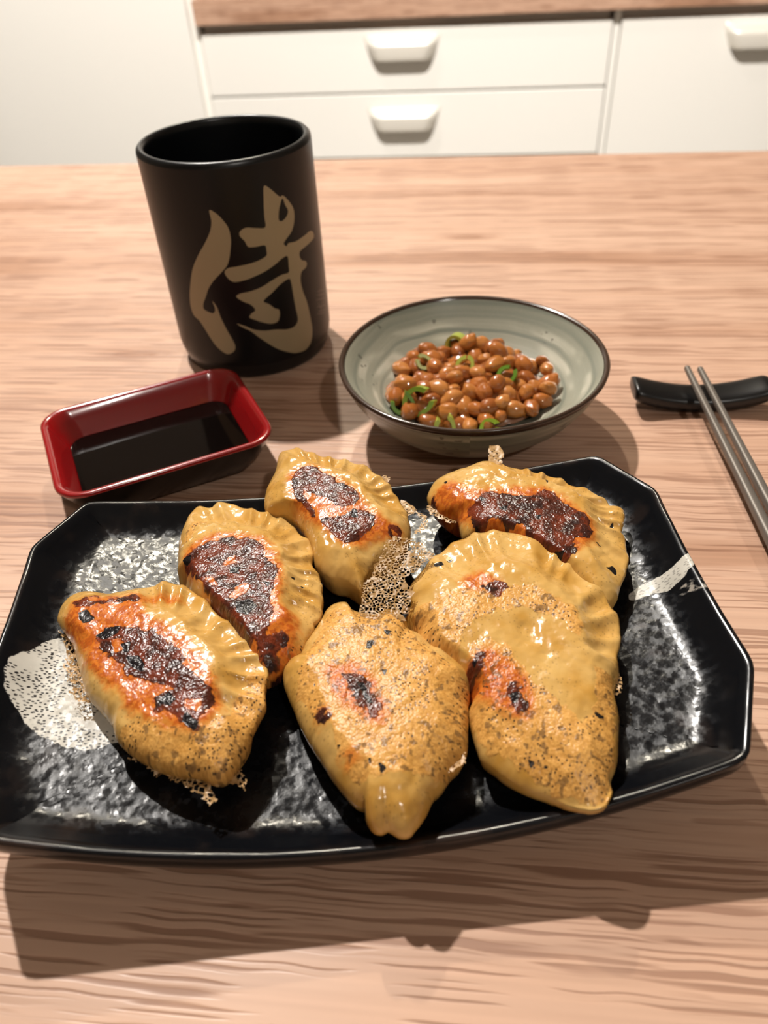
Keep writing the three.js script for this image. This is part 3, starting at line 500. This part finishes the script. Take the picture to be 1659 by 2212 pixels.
// ---------------------------------------------------------------- brittle starch lace hanging between the dumplings
const lace = new THREE.MeshPhysicalMaterial({ name: 'fried starch film', color: 0xc9a06a, roughness: 0.42, specularIntensity: 1, transmission: 0.35, thickness: 0, side: THREE.DoubleSide });
const laceDark = new THREE.MeshPhysicalMaterial({ name: 'browned starch film', color: 0xa8824e, roughness: 0.42, specularIntensity: 0.8, transmission: 0.2, thickness: 0, side: THREE.DoubleSide });
function laceSheet(host, poly, yOf, opt = {}) {
  const { cellSize = 0.00042, web = 620, open = 0.62, seed = 5, mat = lace, crinkle = 0.0014 } = opt;
  const pts = poly.map(([px, py]) => { const p = atHeight(px, py, yOf(px, py)); return [p.x, p.z, yOf(px, py)]; });
  let x0 = 9, x1 = -9, z0 = 9, z1 = -9; for (const p of pts) { x0 = Math.min(x0, p[0]); x1 = Math.max(x1, p[0]); z0 = Math.min(z0, p[1]); z1 = Math.max(z1, p[1]); }
  const inside = (x, z) => { let c = false; for (let i = 0, j = pts.length - 1; i < pts.length; j = i++) { const a = pts[i], b = pts[j]; if ((a[1] > z) !== (b[1] > z) && x < (b[0] - a[0]) * (z - a[1]) / (b[1] - a[1]) + a[0]) c = !c; } return c; };
  const yAt = (x, z) => { let s = 0, v = 0; for (const p of pts) { const d = 1 / ((p[0] - x) ** 2 + (p[1] - z) ** 2 + 1e-7); s += d; v += d * p[2]; } return v / s; };
  const nx = Math.ceil((x1 - x0) / cellSize), nz = Math.ceil((z1 - z0) / cellSize), pos = [], idx = [], id = new Map();
  const vert = (i, j) => { const k = i * 5000 + j; if (!id.has(k)) { const x = x0 + i * cellSize, z = z0 + j * cellSize; id.set(k, pos.length / 3); const y = yAt(x, z) + crinkle * (fbm(x * 420, z * 420, 3, seed + 3) - 0.5); pos.push(x - host.ox, Math.max(y, plateFloor(x, z) + 0.0004) - host.baseY, z - host.oz); } return id.get(k); };
  for (let i = 0; i < nx; i++) for (let j = 0; j < nz; j++) {
    const x = x0 + (i + 0.5) * cellSize, z = z0 + (j + 0.5) * cellSize, wx = x + 0.0025 * (noise(x * 400, z * 400, seed) - 0.5), wz = z + 0.0025 * (noise(x * 400 + 9, z * 400, seed + 1) - 0.5);
    if (!inside(wx, wz)) continue;
    const f = cell(x * web, z * web, seed), big = fbm(x * 230, z * 230, 2, seed + 2);
    if (f[1] - f[0] > open * (1.25 - big * 0.9)) continue;
    idx.push(vert(i, j), vert(i, j + 1), vert(i + 1, j), vert(i + 1, j), vert(i, j + 1), vert(i + 1, j + 1));
  }
  if (idx.length) { const m = part('crisp_lace', smoothMesh(pos, idx), mat, host.g); m.userData.label = 'brittle see-through fried starch lace'; }
}
const flatY = (y) => () => y;
laceSheet(G5, c3(1220, 880, 1330, 870, 1430, 900, 1590, 1000, 1600, 1050, 1500, 1130, 1400, 1200, 1330, 1240, 1420, 1370, 1400, 1470, 1340, 1500, 1290, 1560, 1340, 1620, 1200, 1640, 1000, 1600, 940, 1530, 960, 1430, 990, 1300, 1060, 1170, 1130, 1030, 1180, 950), (x, y) => 0.0385 - 0.000020 * (y - 1160), { seed: 5, mat: laceDark, open: 0.42, web: 900, cellSize: 0.00034 });
laceSheet(G3, c3(1320, 540, 1400, 580, 1450, 650, 1540, 700, 1545, 780, 1440, 860, 1425, 820, 1490, 740, 1420, 670, 1350, 690, 1300, 610), flatY(0.028), { seed: 9, open: 0.5, web: 800, cellSize: 0.00034 });
laceSheet(G3, c3(1100, 340, 1160, 318, 1215, 345, 1195, 400, 1230, 450, 1190, 470, 1120, 430), flatY(0.033), { seed: 12, open: 0.55, web: 800, cellSize: 0.00034 });
laceSheet(G1, c1(540, 1230, 750, 1310, 900, 1350, 1060, 1370, 1230, 1390, 1320, 1280, 1390, 1400, 1370, 1480, 1250, 1450, 1150, 1460, 1165, 1560, 1130, 1600, 1000, 1510, 950, 1430, 880, 1420, 720, 1350, 590, 1300), flatY(0.0245), { seed: 15, open: 0.34, web: 700, cellSize: 0.00034, crinkle: 0.003 });
laceSheet(G1, c1(90, 380, 150, 420, 200, 520, 260, 760, 370, 850, 380, 900, 270, 890, 150, 830, 190, 760, 120, 640, 130, 560), flatY(0.0265), { seed: 19, open: 0.30, web: 700, cellSize: 0.00034, crinkle: 0.003 });
laceSheet(G4, c4(75, 430, 120, 425, 200, 495, 285, 545, 275, 580, 180, 545, 105, 505), flatY(0.028), { seed: 22, open: 0.5, web: 800, cellSize: 0.00034 });
laceSheet(G4, c4(520, 150, 515, 60, 535, 20, 570, 3, 605, 30, 622, 90, 600, 150, 560, 160), flatY(0.0335), { seed: 25, open: 0.75, web: 700, cellSize: 0.00034 });
laceSheet(G5, c5(1440, 1200, 1490, 1230, 1440, 1320, 1390, 1370, 1330, 1350), flatY(0.0285), { seed: 27, open: 0.6, web: 800, cellSize: 0.00034 });
laceSheet(G6, c6(1490, 1030, 1540, 1050, 1550, 1110, 1510, 1170, 1480, 1180), flatY(0.0285), { seed: 29, open: 0.5, web: 800, cellSize: 0.00034 });
laceSheet(G6, c6(20, 640, 30, 560, 110, 570, 190, 600, 150, 640, 100, 620), flatY(0.031), { seed: 31, open: 0.7, web: 800, cellSize: 0.00034 });

// ---------------------------------------------------------------- tea cup
const CUPX = -0.1186, CUPZ = -0.3847, CUPR = 0.0417, CUPH = 0.1094;
{
  const W = 2048, H = 1024, cv = document.createElement('canvas'); cv.width = W; cv.height = H; const g = cv.getContext('2d');
  g.fillStyle = 'rgb(17,16,17)'; g.fillRect(0, 0, W, H);
  const cc = crop(250, 220, 3.318);
  const onCup = ([px, py]) => {                       // pixel -> place on the cup wall
    const d = dirOf(px, py), ax = -CUPX, az = -CUPZ, A = d.x * d.x + d.z * d.z, B = 2 * (ax * d.x + az * d.z), C = ax * ax + az * az - CUPR * CUPR, t = (-B - Math.sqrt(Math.max(0, B * B - 4 * A * C))) / (2 * A);
    const x = ax + d.x * t, z = az + d.z * t, y = EYE + d.y * t; return [(Math.atan2(x, z) / (2 * Math.PI) + 0.5) * W, (1 - y / CUPH) * H];
  };
  const path = (list) => { const q = list.map(onCup), c = new THREE.CatmullRomCurve3(q.map((p) => new THREE.Vector3(p[0], p[1], 0)), true, 'centripetal').getPoints(q.length * 6); c.forEach((p, i) => (i ? g.lineTo(p.x, p.y) : g.moveTo(p.x, p.y))); g.closePath(); };
  g.fillStyle = 'rgb(158,142,112)';
  g.beginPath(); path(cc(672, 775, 720, 800, 770, 850, 805, 900, 825, 980, 820, 1080, 800, 1170, 760, 1220, 700, 1285, 665, 1340, 645, 1400, 628, 1450, 632, 1485, 660, 1503, 698, 1515, 712, 1490, 692, 1428, 722, 1465, 755, 1550, 800, 1640, 840, 1710, 858, 1760, 840, 1795, 800, 1808, 740, 1770, 690, 1710, 640, 1630, 600, 1570, 560, 1530, 540, 1480, 530, 1400, 535, 1300, 550, 1200, 590, 1100, 640, 1010, 675, 930, 685, 860)); g.fill();
  g.beginPath(); path(cc(1065, 600, 1110, 625, 1150, 660, 1180, 680, 1195, 670, 1240, 710, 1275, 770, 1280, 850, 1260, 930, 1225, 980, 1205, 1015, 1225, 1035, 1235, 1015, 1290, 1000, 1350, 960, 1395, 925, 1415, 935, 1420, 970, 1390, 1010, 1345, 1050, 1320, 1075, 1320, 1110, 1335, 1135, 1360, 1140, 1370, 1160, 1360, 1190, 1335, 1215, 1325, 1260, 1340, 1350, 1370, 1430, 1395, 1540, 1410, 1640, 1400, 1720, 1370, 1775, 1310, 1800, 1240, 1795, 1160, 1770, 1090, 1730, 1030, 1690, 960, 1640, 900, 1612, 868, 1590, 930, 1608, 990, 1632, 1060, 1640, 1150, 1632, 1230, 1630, 1280, 1610, 1305, 1570, 1290, 1480, 1275, 1400, 1258, 1300, 1245, 1268, 1190, 1300, 1120, 1370, 1060, 1430, 1100, 1450, 1140, 1480, 1170, 1490, 1175, 1540, 1160, 1575, 1120, 1590, 1050, 1580, 990, 1560, 958, 1545, 970, 1520, 1000, 1495, 985, 1470, 960, 1450, 910, 1430, 863, 1395, 890, 1375, 960, 1360, 1040, 1330, 1120, 1280, 1190, 1240, 1240, 1222, 1240, 1180, 1228, 1105, 1190, 1125, 1150, 1160, 1080, 1210, 1000, 1250, 920, 1280, 840, 1290, 800, 1260, 780, 1220, 800, 1195, 870, 1180, 960, 1160, 1040, 1130, 1080, 1100, 1080, 1065, 1070, 1030, 1000, 1040, 950, 1040, 925, 1000, 888, 960, 890, 930, 930, 903, 1010, 905, 1070, 900, 1065, 820, 1060, 700)); g.fill();
  g.fillStyle = 'rgb(17,16,17)'; g.beginPath(); path(cc(1195, 692, 1215, 740, 1235, 780, 1225, 820, 1190, 855, 1172, 850, 1168, 800, 1178, 740)); g.fill();
  g.strokeStyle = 'rgb(74,66,62)'; g.lineWidth = 5; g.lineCap = 'round';
  for (const s of [[1445, 1360, 1490, 1345], [1460, 1340, 1462, 1400], [1445, 1385, 1495, 1375], [1480, 1360, 1482, 1410], [1440, 1420, 1500, 1405], [1450, 1440, 1470, 1480], [1485, 1430, 1475, 1480], [1445, 1470, 1500, 1455], [1455, 1500, 1500, 1490], [1470, 1470, 1472, 1520], [1445, 1520, 1495, 1512]]) { const a = onCup(cc(s[0], s[1])[0]), b = onCup(cc(s[2], s[3])[0]); g.beginPath(); g.moveTo(a[0], a[1]); g.lineTo(b[0], b[1]); g.stroke(); }
  const tex = new THREE.CanvasTexture(cv); tex.colorSpace = THREE.SRGBColorSpace; finish(tex); tex.flipY = true;
  const outerMat = new THREE.MeshPhysicalMaterial({ name: 'satin black glaze with beige lettering', map: tex, roughness: 0.34, specularIntensity: 0.5 });
  const innerMat = new THREE.MeshPhysicalMaterial({ name: 'satin black glaze', color: 0x0d0e10, roughness: 0.3, specularIntensity: 0.9 });
  const cup = thing('tea_cup', 'tall black handleless tea cup with large beige brush-written character', 'cup', [CUPX, T, CUPZ]);
  const NS = 128, wallY = [0.0085, 0.0095, 0.012, 0.02, 0.04, 0.06, 0.08, 0.1, 0.1068];
  const pos = [], uv = [], idx = [];
  wallY.forEach((y, j) => { for (let i = 0; i <= NS; i++) { const a = (i / NS - 0.5) * 2 * Math.PI, r = CUPR - (y < 0.012 ? 0.0006 * (0.012 - y) / 0.0035 : 0); pos.push(r * Math.sin(a), y, r * Math.cos(a)); uv.push(i / NS, y / CUPH); } });
  for (let j = 0; j + 1 < wallY.length; j++) for (let i = 0; i < NS; i++) { const a = j * (NS + 1) + i, b = a + 1, c = a + NS + 1, d = c + 1; idx.push(a, b, c, b, d, c); }
  const wall = part('wall', smoothMesh(pos, idx, uv), outerMat, cup); wall.userData.label = 'black outer wall with beige brush character';
  const V = (a) => a.map((q) => new THREE.Vector2(q[0], q[1]));
  part('rim_and_inside', new THREE.LatheGeometry(V([[CUPR, 0.1068], [CUPR - 0.0003, 0.1082], [CUPR - 0.0012, 0.1091], [CUPR - 0.0022, CUPH], [CUPR - 0.0032, 0.1090], [CUPR - 0.0040, 0.1078], [CUPR - 0.0044, 0.105], [CUPR - 0.0050, 0.06], [CUPR - 0.0056, 0.02], [CUPR - 0.009, 0.012], [CUPR - 0.02, 0.009], [0.0001, 0.0085]]), NS), innerMat, cup);
  part('base', new THREE.LatheGeometry(V([[0.0001, 0.0015], [0.034, 0.0015], [0.0345, 0.0002], [0.0370, 0], [0.0382, 0.0004], [0.0392, 0.0018], [0.0403, 0.0050], [0.0409, 0.0075], [CUPR - 0.0006, 0.0085]]), NS), innerMat, cup);
}

// ---------------------------------------------------------------- grey-green bowl of natto
const BX = 0.0018, BZ = -0.3094, BR = 0.0602, BH = 0.035;
const bowlIn = (r) => { const k = clamp(r / 0.0575); return 0.0075 + 0.0270 * Math.pow(k, 2.5); };     // inner wall height at a radius
{
  const g = thing('bowl', 'shallow grey-green stoneware bowl with brown rim and brushed swirls', 'bowl', [BX, T, BZ]);
  const map = colorTexture(2048, 512, (i, j, c) => {
    const a = i / 2048 * 2 * Math.PI, v = j / 512, spiral = v * 34 + a / (2 * Math.PI) * 1.0 + 1.6 * fbm(Math.cos(a) * 1.6 + 5, Math.sin(a) * 1.6, 3, 3);
    c[0] = 142; c[1] = 141; c[2] = 125;
    const st = noise(spiral * 1.0, Math.sin(a * 0.5) * 3, 5), s2 = noise(spiral * 3.1, Math.cos(a) * 2 + 4, 6), patch = fbm(Math.cos(a) * 2.5 + 9, Math.sin(a) * 2.5 + v * 6, 3, 8);
    mix3(c, 190, 185, 168, sstep(0.46, 0.80, st) * 0.8 * sstep(0.3, 0.6, patch)); mix3(c, 96, 102, 92, sstep(0.5, 0.85, 1 - st) * 0.55); mix3(c, 160, 156, 140, sstep(0.55, 0.9, s2) * 0.35);
    const n = (noise(i * 0.7, j * 0.7, 9) - 0.5) * 8; c[0] += n; c[1] += n; c[2] += n;
    mix3(c, 60, 58, 52, sstep(0.80, 0.86, noise(i * 0.06, j * 0.09, 12)) * 0.5 * sstep(0.7, 0.8, noise(i * 0.012, j * 0.02, 13)));
  });
  const mat = new THREE.MeshPhysicalMaterial({ name: 'grey-green stoneware glaze', map, roughness: 0.34, specularIntensity: 0.9 });
  const rimMat = new THREE.MeshPhysicalMaterial({ name: 'iron brown rim glaze', color: 0x3a2a20, roughness: 0.2 });
  const prof = [];
  for (let k = 0; k <= 24; k++) { const r = lerp(0.0575, 0.0001, k / 24); prof.push([r, bowlIn(r)]); }
  const V = (a) => a.map((q) => new THREE.Vector2(q[0], q[1]));
  const wob = (geo) => { const p = geo.attributes.position; for (let i = 0; i < p.count; i++) { const x = p.getX(i), z = p.getZ(i), a = Math.atan2(z, x), r = Math.hypot(x, z), k = 1 + 0.006 * Math.sin(a * 3 + 1) * (r / BR); p.setX(i, x * k); p.setZ(i, z * k); } geo.computeVertexNormals(); return geo; };
  part('inside', wob(new THREE.LatheGeometry(V(prof.reverse()), 128)), mat, g);
  const out = [[0.0240, 0.0040], [0.0265, 0.0], [0.0285, 0.0], [0.0292, 0.0008], [0.0295, 0.0035], [0.034, 0.0050], [0.042, 0.0092], [0.050, 0.0165], [0.056, 0.0255], [0.0588, 0.0315], [0.0594, 0.0332]];
  part('outside', wob(new THREE.LatheGeometry(V([[0.0001, 0.0042], ...out]), 128)), mat, g);
  part('rim', wob(new THREE.LatheGeometry(V([[0.0592, 0.0325], [0.0600, 0.0340], [0.0602, 0.0350], [0.0597, 0.0357], [0.0587, 0.0357], [0.0579, 0.0350], [0.0573, 0.0338]]), 128)), rimMat, g).userData.label = 'dark brown glazed rim';
}
// natto: paste below, beans above, spring onion among them
const nattoShape = (x, z) => {                        // height of the pile above the table, or 0 outside
  const a = Math.atan2(z, x), R = 0.0345 * (1 + 0.10 * Math.cos(a * 2) + 0.05 * Math.sin(a * 3 + 0.6) + 0.04 * Math.cos(a * 5)), r = Math.hypot(x, z) / R;
  const in0 = bowlIn(Math.hypot(x + 0.0015, z - 0.003));
  return r < 1 ? in0 + 0.0145 * Math.pow(1 - r * r, 0.40) * (0.72 + 0.56 * noise(x * 75 + 4, z * 75, 3)) * (1 - 3.2 * z - 1.0 * x * -1) : in0;
};
const NX = BX - 0.0008, NZ = BZ - 0.003;
{
  const paste = new THREE.MeshPhysicalMaterial({ name: 'sticky soy paste', color: 0x8a4f22, roughness: 0.3, clearcoat: 0.6, clearcoatRoughness: 0.1 });
  const rings = []; for (let m = 1; m <= 18; m++) { const ring = []; for (let k = 0; k < 72; k++) { const a = k / 72 * 2 * Math.PI, R = 0.0325 * (1 + 0.10 * Math.cos(a * 2) + 0.05 * Math.sin(a * 3 + 0.6)) * m / 18, x = R * Math.cos(a), z = R * Math.sin(a), e = m / 18; ring.push([x, lerp(nattoShape(x, z) + 0.0004, bowlIn(Math.hypot(x + 0.0015, z - 0.003)) + 0.0006, Math.pow(e, 6)) + 0.0012 * (noise(x * 400, z * 400, 5) - 0.5), z]); } rings.push(ring); }
  const under = rings[17].map((p) => [p[0] * 0.98, p[1] - 0.0005, p[2] * 0.98]); rings.push(under, under.map((p) => [p[0] * 0.4, bowlIn(0.4 * Math.hypot(p[0], p[2])) + 0.0003, p[2] * 0.4]));
  const geo = skin(rings, true, true); { const ix = geo.index.array; for (let q = 0; q < ix.length; q += 3) { const t = ix[q]; ix[q] = ix[q + 1]; ix[q + 1] = t; } geo.computeVertexNormals(); }
  single('natto_paste', geo, paste, 'sticky brown soy sauce holding the natto beans together', 'sauce', [NX, T, NZ]);
  // bean: slightly kidney-shaped
  const beanGeos = []; for (let v = 0; v < 4; v++) { const b = new THREE.SphereGeometry(1, 20, 14), p = b.attributes.position; for (let i = 0; i < p.count; i++) { let x = p.getX(i), y = p.getY(i), z = p.getZ(i); const k = 1 + 0.22 * (noise(x * 2.2 + v * 7, y * 2.2 + z * 1.7, v) - 0.5); z += 0.10 * (x * x - 0.4); const groove = Math.exp(-((y - 0.1) ** 2) * 9) * (z < 0 ? 0.06 : 0); p.setXYZ(i, x * 0.0047 * k, y * 0.0034 * k, (z + groove) * 0.0036 * k); } b.computeVertexNormals(); beanGeos.push(b); }
  const beanMats = [0xa6622c, 0x9a5826, 0xb27238, 0x8f4f21, 0xab6a30].map((h, i) => new THREE.MeshPhysicalMaterial({ name: 'glazed fermented soybean', color: h, roughness: 0.3, clearcoat: 1, clearcoatRoughness: 0.03, specularIntensity: 0.3 }));
  const R = rng(77), got = []; let tries = 0;
  const greens = [];
  while (got.length < 140 && tries++ < 40000) {
    const a = R() * 2 * Math.PI, q = Math.sqrt(R()), x = q * 0.0375 * Math.cos(a), z = q * 0.0365 * Math.sin(a), r = Math.hypot(x, z);
    const RR = 0.0345 * (1 + 0.10 * Math.cos(a * 2) + 0.05 * Math.sin(a * 3 + 0.6) + 0.04 * Math.cos(a * 5)); if (r > RR * 0.985) continue;
    const y = nattoShape(x, z) - 0.0016 + 0.0040 * R(); const yy = Math.max(y, bowlIn(Math.hypot(x + 0.0015, z - 0.003)) + 0.0036);
    let ok = true; for (const p of got) if (Math.hypot(p[0] - x, p[1] - yy, p[2] - z) < 0.0060) { ok = false; break; }
    if (!ok) continue; got.push([x, yy, z]);
    const b = single('natto_bean', beanGeos[got.length % 4], beanMats[Math.floor(R() * 5)], 'glossy brown fermented soybean in the sticky natto pile', 'bean', [NX + x, T + yy, NZ + z], 'natto beans in the grey bowl');
    b.rotation.set((R() - 0.5) * 1.1, R() * 6.28, (R() - 0.5) * 1.1); const s = 0.84 + 0.46 * R(); b.scale.set(s * (0.92 + 0.2 * R()), s * (0.85 + 0.25 * R()), s);
  }
  const green = [0x86a02c, 0xa8b048, 0x66902a].map((h) => new THREE.MeshPhysicalMaterial({ name: 'spring onion', color: h, roughness: 0.3, clearcoat: 0.6, clearcoatRoughness: 0.1 }));
  const slice = (r, w, h, open) => { const a0 = open, prof = [], n = 40, pos = [], idx = []; for (let i = 0; i <= n; i++) { const a = a0 + (2 * Math.PI - 2 * a0) * i / n; for (const [rr, yy] of [[r, -h], [r, h], [r - w, h], [r - w, -h]]) { const e = 1 + 0.05 * Math.sin(3 * a); pos.push(rr * e * Math.cos(a), yy, rr * e * 0.82 * Math.sin(a)); } } for (let i = 0; i < n; i++) for (let k = 0; k < 4; k++) { const a = i * 4 + k, b = i * 4 + (k + 1) % 4; idx.push(a, b, a + 4, b, b + 4, a + 4); } const e = n * 4; idx.push(0, 2, 1, 0, 3, 2, e, e + 1, e + 2, e, e + 2, e + 3); const g = smoothMesh(pos, idx); return g.toNonIndexed ? (() => { const q = g.toNonIndexed(); q.computeVertexNormals(); return q; })() : g; };
  const places = [[905, 865, 0.0062, 0.0016, 0.0012, 0.5, 0, 1.0, 0.5, 'curled bright green spring onion ring at the lower left of the natto'], [870, 880, 0.0050, 0.0013, 0.0011, 0.9, 2, 0.9, 2.2, 'bent dark green spring onion slice beside the curled ring'], [985, 738, 0.0040, 0.0012, 0.0018, 0.2, 1, 1.2, 0.4, 'yellow-green spring onion slice on the far top of the natto'], [1005, 792, 0.0042, 0.0013, 0.0009, 0.1, 1, 0.5, 1.4, 'pale spring onion ring in the middle of the natto'], [915, 783, 0.0034, 0.0012, 0.0009, 0.3, 1, 0.7, 2.6, 'small pale green spring onion slice on the left slope of the natto'], [1095, 812, 0.0042, 0.0013, 0.0009, 0.4, 2, 0.6, 0.9, 'dull green spring onion slice on the right side of the natto'], [962, 893, 0.0046, 0.0014, 0.0011, 0.6, 1, 1.1, 1.8, 'yellowish spring onion slice standing at the near foot of the natto'], [1060, 900, 0.0036, 0.0012, 0.0009, 0.3, 0, 0.9, 0.2, 'small green spring onion slice at the near right foot of the natto']];
  for (const [px, py, r, w, h, open, m, tilt, turn, label] of places) { let y = 0.018, q; for (let k = 0; k < 8; k++) { q = atHeight(px, py, y); y = Math.max(nattoShape(q.x - NX, q.z - NZ), bowlIn(Math.hypot(q.x - BX, q.z - BZ))) + 0.0034; } const s = single('spring_onion_slice', slice(r * 1.25, w * 1.5, h * 1.9, open), green[m], label, 'spring onion', [q.x, T + y, q.z], 'spring onion slices in the natto'); s.rotation.set(tilt, turn, 0.3); }
}

// ---------------------------------------------------------------- red soy dish
{
  const DX = -0.1368, DZ = -0.2698, ROT = 0.535, A = 0.0460, B = 0.0355;
  const g = thing('sauce_dish', 'small rectangular lacquer dish, red inside and black outside', 'dish', [DX, T, DZ]); g.rotation.y = ROT;
  const red = new THREE.MeshPhysicalMaterial({ name: 'red lacquer', color: 0x8e0f12, roughness: 0.22, clearcoat: 0.7, clearcoatRoughness: 0.08 });
  const black = new THREE.MeshPhysicalMaterial({ name: 'black lacquer', color: 0x0b0b0c, roughness: 0.25 });
  const rr = (a, b, r, y) => { const o = [], n = 10; for (const [sx, sz, a0] of [[1, 1, 0], [-1, 1, 90], [-1, -1, 180], [1, -1, 270]]) for (let i = 0; i <= n; i++) { const t = (a0 + 90 * i / n) * Math.PI / 180; o.push([sx * (a - r) + r * Math.cos(t), y, sz * (b - r) + r * Math.sin(t)]); } return o; };
  const inside = skin([rr(A, B, 0.0125, 0.0205), rr(A, B, 0.0125, 0.0216), rr(A - 0.0007, B - 0.0007, 0.0120, 0.0221), rr(A - 0.0018, B - 0.0018, 0.0112, 0.0221), rr(A - 0.0032, B - 0.0032, 0.0105, 0.0213), rr(A - 0.0055, B - 0.0055, 0.0095, 0.017), rr(A - 0.0090, B - 0.0088, 0.0080, 0.009), rr(A - 0.0105, B - 0.0102, 0.0070, 0.0058), rr(A - 0.013, B - 0.0125, 0.006, 0.0042), rr(A - 0.018, B - 0.0175, 0.005, 0.0038)], false, true);
  part('red_inside', inside, red, g).userData.label = 'glossy red inside and rim';
  part('black_outside', skin([rr(0.024, 0.0155, 0.004, 0.0008), rr(0.028, 0.0195, 0.005, 0.0), rr(0.0300, 0.0213, 0.006, 0.0004), rr(A - 0.0105, B - 0.0100, 0.0085, 0.0028), rr(A - 0.0045, B - 0.0045, 0.0105, 0.0115), rr(A - 0.0006, B - 0.0006, 0.0122, 0.0195), rr(A, B, 0.0125, 0.0206)], true, false), black, g).userData.label = 'black underside';
  const flip = (m) => { const ix = m.geometry.index.array; for (let q = 0; q < ix.length; q += 3) { const t = ix[q]; ix[q] = ix[q + 1]; ix[q + 1] = t; } m.geometry.computeVertexNormals(); };
  g.children.forEach((m, i) => flip(m)); flip(g.children[1]); flip(g.children[1]);
  const soy = new THREE.MeshPhysicalMaterial({ name: 'soy sauce', color: 0x0a0605, roughness: 0.04, ior: 1.36, specularIntensity: 1 });
  const lv = 0.0098, s = single('soy_sauce', skin([rr(A - 0.0105, B - 0.0103, 0.007, 0.0062), rr(A - 0.0089, B - 0.0087, 0.0080, lv - 0.0003), rr(A - 0.0092, B - 0.0090, 0.0078, lv), rr(A - 0.014, B - 0.0135, 0.006, lv - 0.0002)], true, true), soy, 'dark soy sauce filling the red lacquer dish', 'sauce', [DX, T, DZ]); s.rotation.y = ROT; flip(s);
}

// ---------------------------------------------------------------- chopsticks and rest
{
  const black = new THREE.MeshPhysicalMaterial({ name: 'black glazed ceramic', color: 0x0e0e0f, roughness: 0.3, specularIntensity: 0.9 });
  const L = 0.0312, rings = [];
  for (let i = 0; i <= 40; i++) {
    const x = lerp(-L, L, i / 40), k = x / L, end = Math.pow(Math.abs(k), 22), y0 = 0.0058 * k * k, hw = 0.0082 * (1 - 0.12 * end), hh = 0.0042 * (1 - 0.25 * end), ring = [];
    for (let a = 0; a < 20; a++) { const t = a / 20 * 2 * Math.PI, c = Math.cos(t), s = Math.sin(t), q = Math.pow(Math.abs(c) ** 3.5 + Math.abs(s) ** 3.5, -1 / 3.5); ring.push([x, 0.0043 + y0 + hh * s * q, hw * c * q]); }
    rings.push(ring);
  }
  const geo = skin(rings, true, true);
  const rest = single('chopstick_rest', geo, black, 'black curved ceramic chopstick rest beside the grey bowl', 'chopstick rest', [0.1098, T, -0.3250]); rest.rotation.y = 0.03;
  const steel = new THREE.MeshPhysicalMaterial({ name: 'brushed grey steel', color: 0x6e675f, roughness: 0.5, metalness: 0.4 });
  const stick = (tip, px, label) => {
    let y = 0.0095, p; for (let k = 0; k < 6; k++) { p = atHeight(px[0], px[1], y); y = 0.0140 - 0.0105 * Math.hypot(p.x - tip.x, p.z - tip.z) / 0.225; }
    const d = new THREE.Vector3(p.x - tip.x, y - tip.y, p.z - tip.z).normalize(), LEN = 0.225, rings2 = [], n = 16;
    for (const [s, w] of [[0, 0.0009], [0.0006, 0.00122], [0.06, 0.00165], [0.14, 0.00235], [0.2245, 0.00265], [0.225, 0.0023]]) { const ring = []; for (let a = 0; a < n; a++) { const t = (a + 0.5) / n * 2 * Math.PI, c = Math.cos(t), q = Math.sin(t), k = Math.pow(Math.abs(c) ** 5 + Math.abs(q) ** 5, -0.2); ring.push([s, w * q * k, w * c * k]); } rings2.push(ring); }
    const m = single('chopstick', skin(rings2, true, true), steel, label, 'chopstick', [tip.x, T + tip.y, tip.z], 'pair of chopsticks');
    m.quaternion.setFromUnitVectors(new THREE.Vector3(1, 0, 0), d);
  };
  stick(atHeight(1483, 793, 0.0142), [1659, 1150], 'grey steel chopstick on the rest, the one nearer the black plate');
  stick(atHeight(1511, 795, 0.0142), [1659, 1080], 'grey steel chopstick on the rest, the one farther from the black plate');
}

renderer.render(scene, camera);
